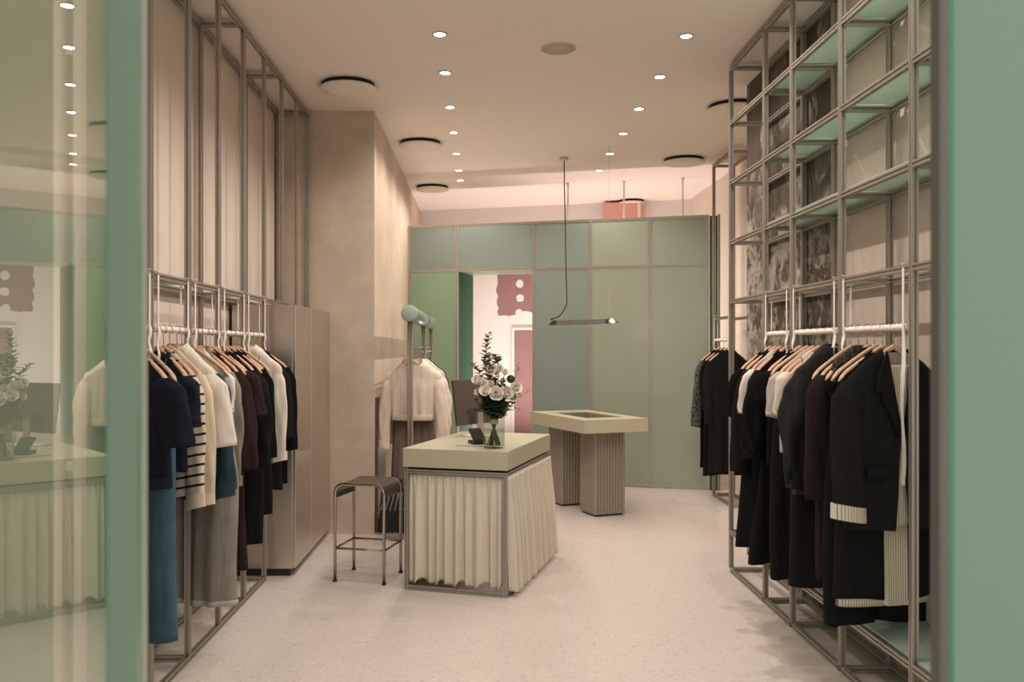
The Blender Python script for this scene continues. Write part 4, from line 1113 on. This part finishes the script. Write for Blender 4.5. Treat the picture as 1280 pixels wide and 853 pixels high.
for px, py, l in ((710, 229, 'left of the three, above the pendant cord'), (780, 227, 'middle of the three, beside the salmon box'), (853.5, 222.5, 'right of the three, under a round vent')):
    Y = 1.92*F/(436-py); x = (px-605)*Y/F
    s = (Vector((x, Y))-P0).dot(U); q = P0+U*s+N*.05; f_ = (px-605)/F
    tag(obj('hanging_rod', MB().tube([(0, 0, 0), (0, 0, -.62)], .011, 10).lathe([(0, 0), (.022, 0), (.022, -.012), (0, -.012)], 16), M['white_paint'], None, loc=(x, Y, CEIL)),
        'thin white ceiling rod behind the partition, '+l, 'rod', 'white ceiling rods')
vb = thing('ventilation_box', 'salmon pink box hanging under the ceiling behind the partition', 'box', (1.78, 11.35, CEIL), ANG)
obj('casing', MB().box(-.24, .26, 0, .45, -.34, -.03), M['salmon'], vb, .006)
obj('hanger_rod', MB().tube([(-.2, .2, -.04), (-.2, .2, 0)], .008, 8).tube([(.2, .2, -.04), (.2, .2, 0)], .008, 8), M['white_paint'], vb)
obj('side_strip', MB().box(.20, .235, -.012, .0, -.40, -.0), M['white_paint'], vb)

# ------------------------------------------------------------------ light
def spot(x, y, e, size=110, col=(1, .86, .72), blend=.7, z=CEIL-.05, r=.03):
    l = bpy.data.lights.new('downlight', 'SPOT'); l.energy = e; l.spot_size = R(size); l.spot_blend = blend; l.color = col; l.shadow_soft_size = r
    o = bpy.data.objects.new('downlight_beam', l); C.objects.link(o); o.location = (x, y, z); o.visible_glossy = False; return o
def area(name, loc, rot, sx, sy, e, col):
    l = bpy.data.lights.new(name, 'AREA'); l.shape = 'RECTANGLE'; l.size = sx; l.size_y = sy; l.energy = e; l.color = col
    o = bpy.data.objects.new(name, l); C.objects.link(o); o.location = loc; o.rotation_euler = rot; return o
E = 23
WARM = (1, .895, .81)
for y in [3.0, 3.8, 4.6]+LY: spot(LX, y, E, 155, WARM, .6)
for y in [3.0, 3.8, 4.6]+RY: spot(RX, y, E, 155, WARM, .6)
# unseen area lights added for the back room's pink-white glow: one throws up on its ceiling, one down on its wall
area('back_room_up_fill', (P0.x+U.x*1.75+N.x*.95, P0.y+U.y*1.75+N.y*.95, .35), (PI, 0, ANG), 2.7, .25, 50, (1, .83, .80))
area('back_room_down_fill', (P0.x+U.x*1.3+N.x*1.2, P0.y+U.y*1.3+N.y*1.2, 2.66), (0, 0, ANG), 2.2, .8, 3.2, (1, .90, .87))
l = bpy.data.lights.new('pendant_bulb', 'POINT'); l.energy = .8; l.color = (1, .8, .62); l.shadow_soft_size = .03
o = bpy.data.objects.new('pendant_glow', l); C.objects.link(o); o.location = B+Vector((0, -.09, -.02))

# world: soft neutral daylight of the arcade outside
wd = bpy.data.worlds.new('world'); sc.world = wd; wd.use_nodes = True
bgn = wd.node_tree.nodes['Background']; bgn.inputs[0].default_value = (1, .97, .92, 1); bgn.inputs[1].default_value = .8

sc.view_settings.view_transform = 'Standard'; sc.view_settings.look = 'None'
sc.view_settings.gamma = 1; sc.view_settings.use_curve_mapping = False; sc.view_settings.exposure = .68
sc.cycles.max_bounces = 10; sc.cycles.diffuse_bounces = 6; sc.cycles.glossy_bounces = 5; sc.cycles.transparent_max_bounces = 16
sc.cycles.caustics_reflective = False; sc.cycles.caustics_refractive = False; sc.cycles.sample_clamp_indirect = 6
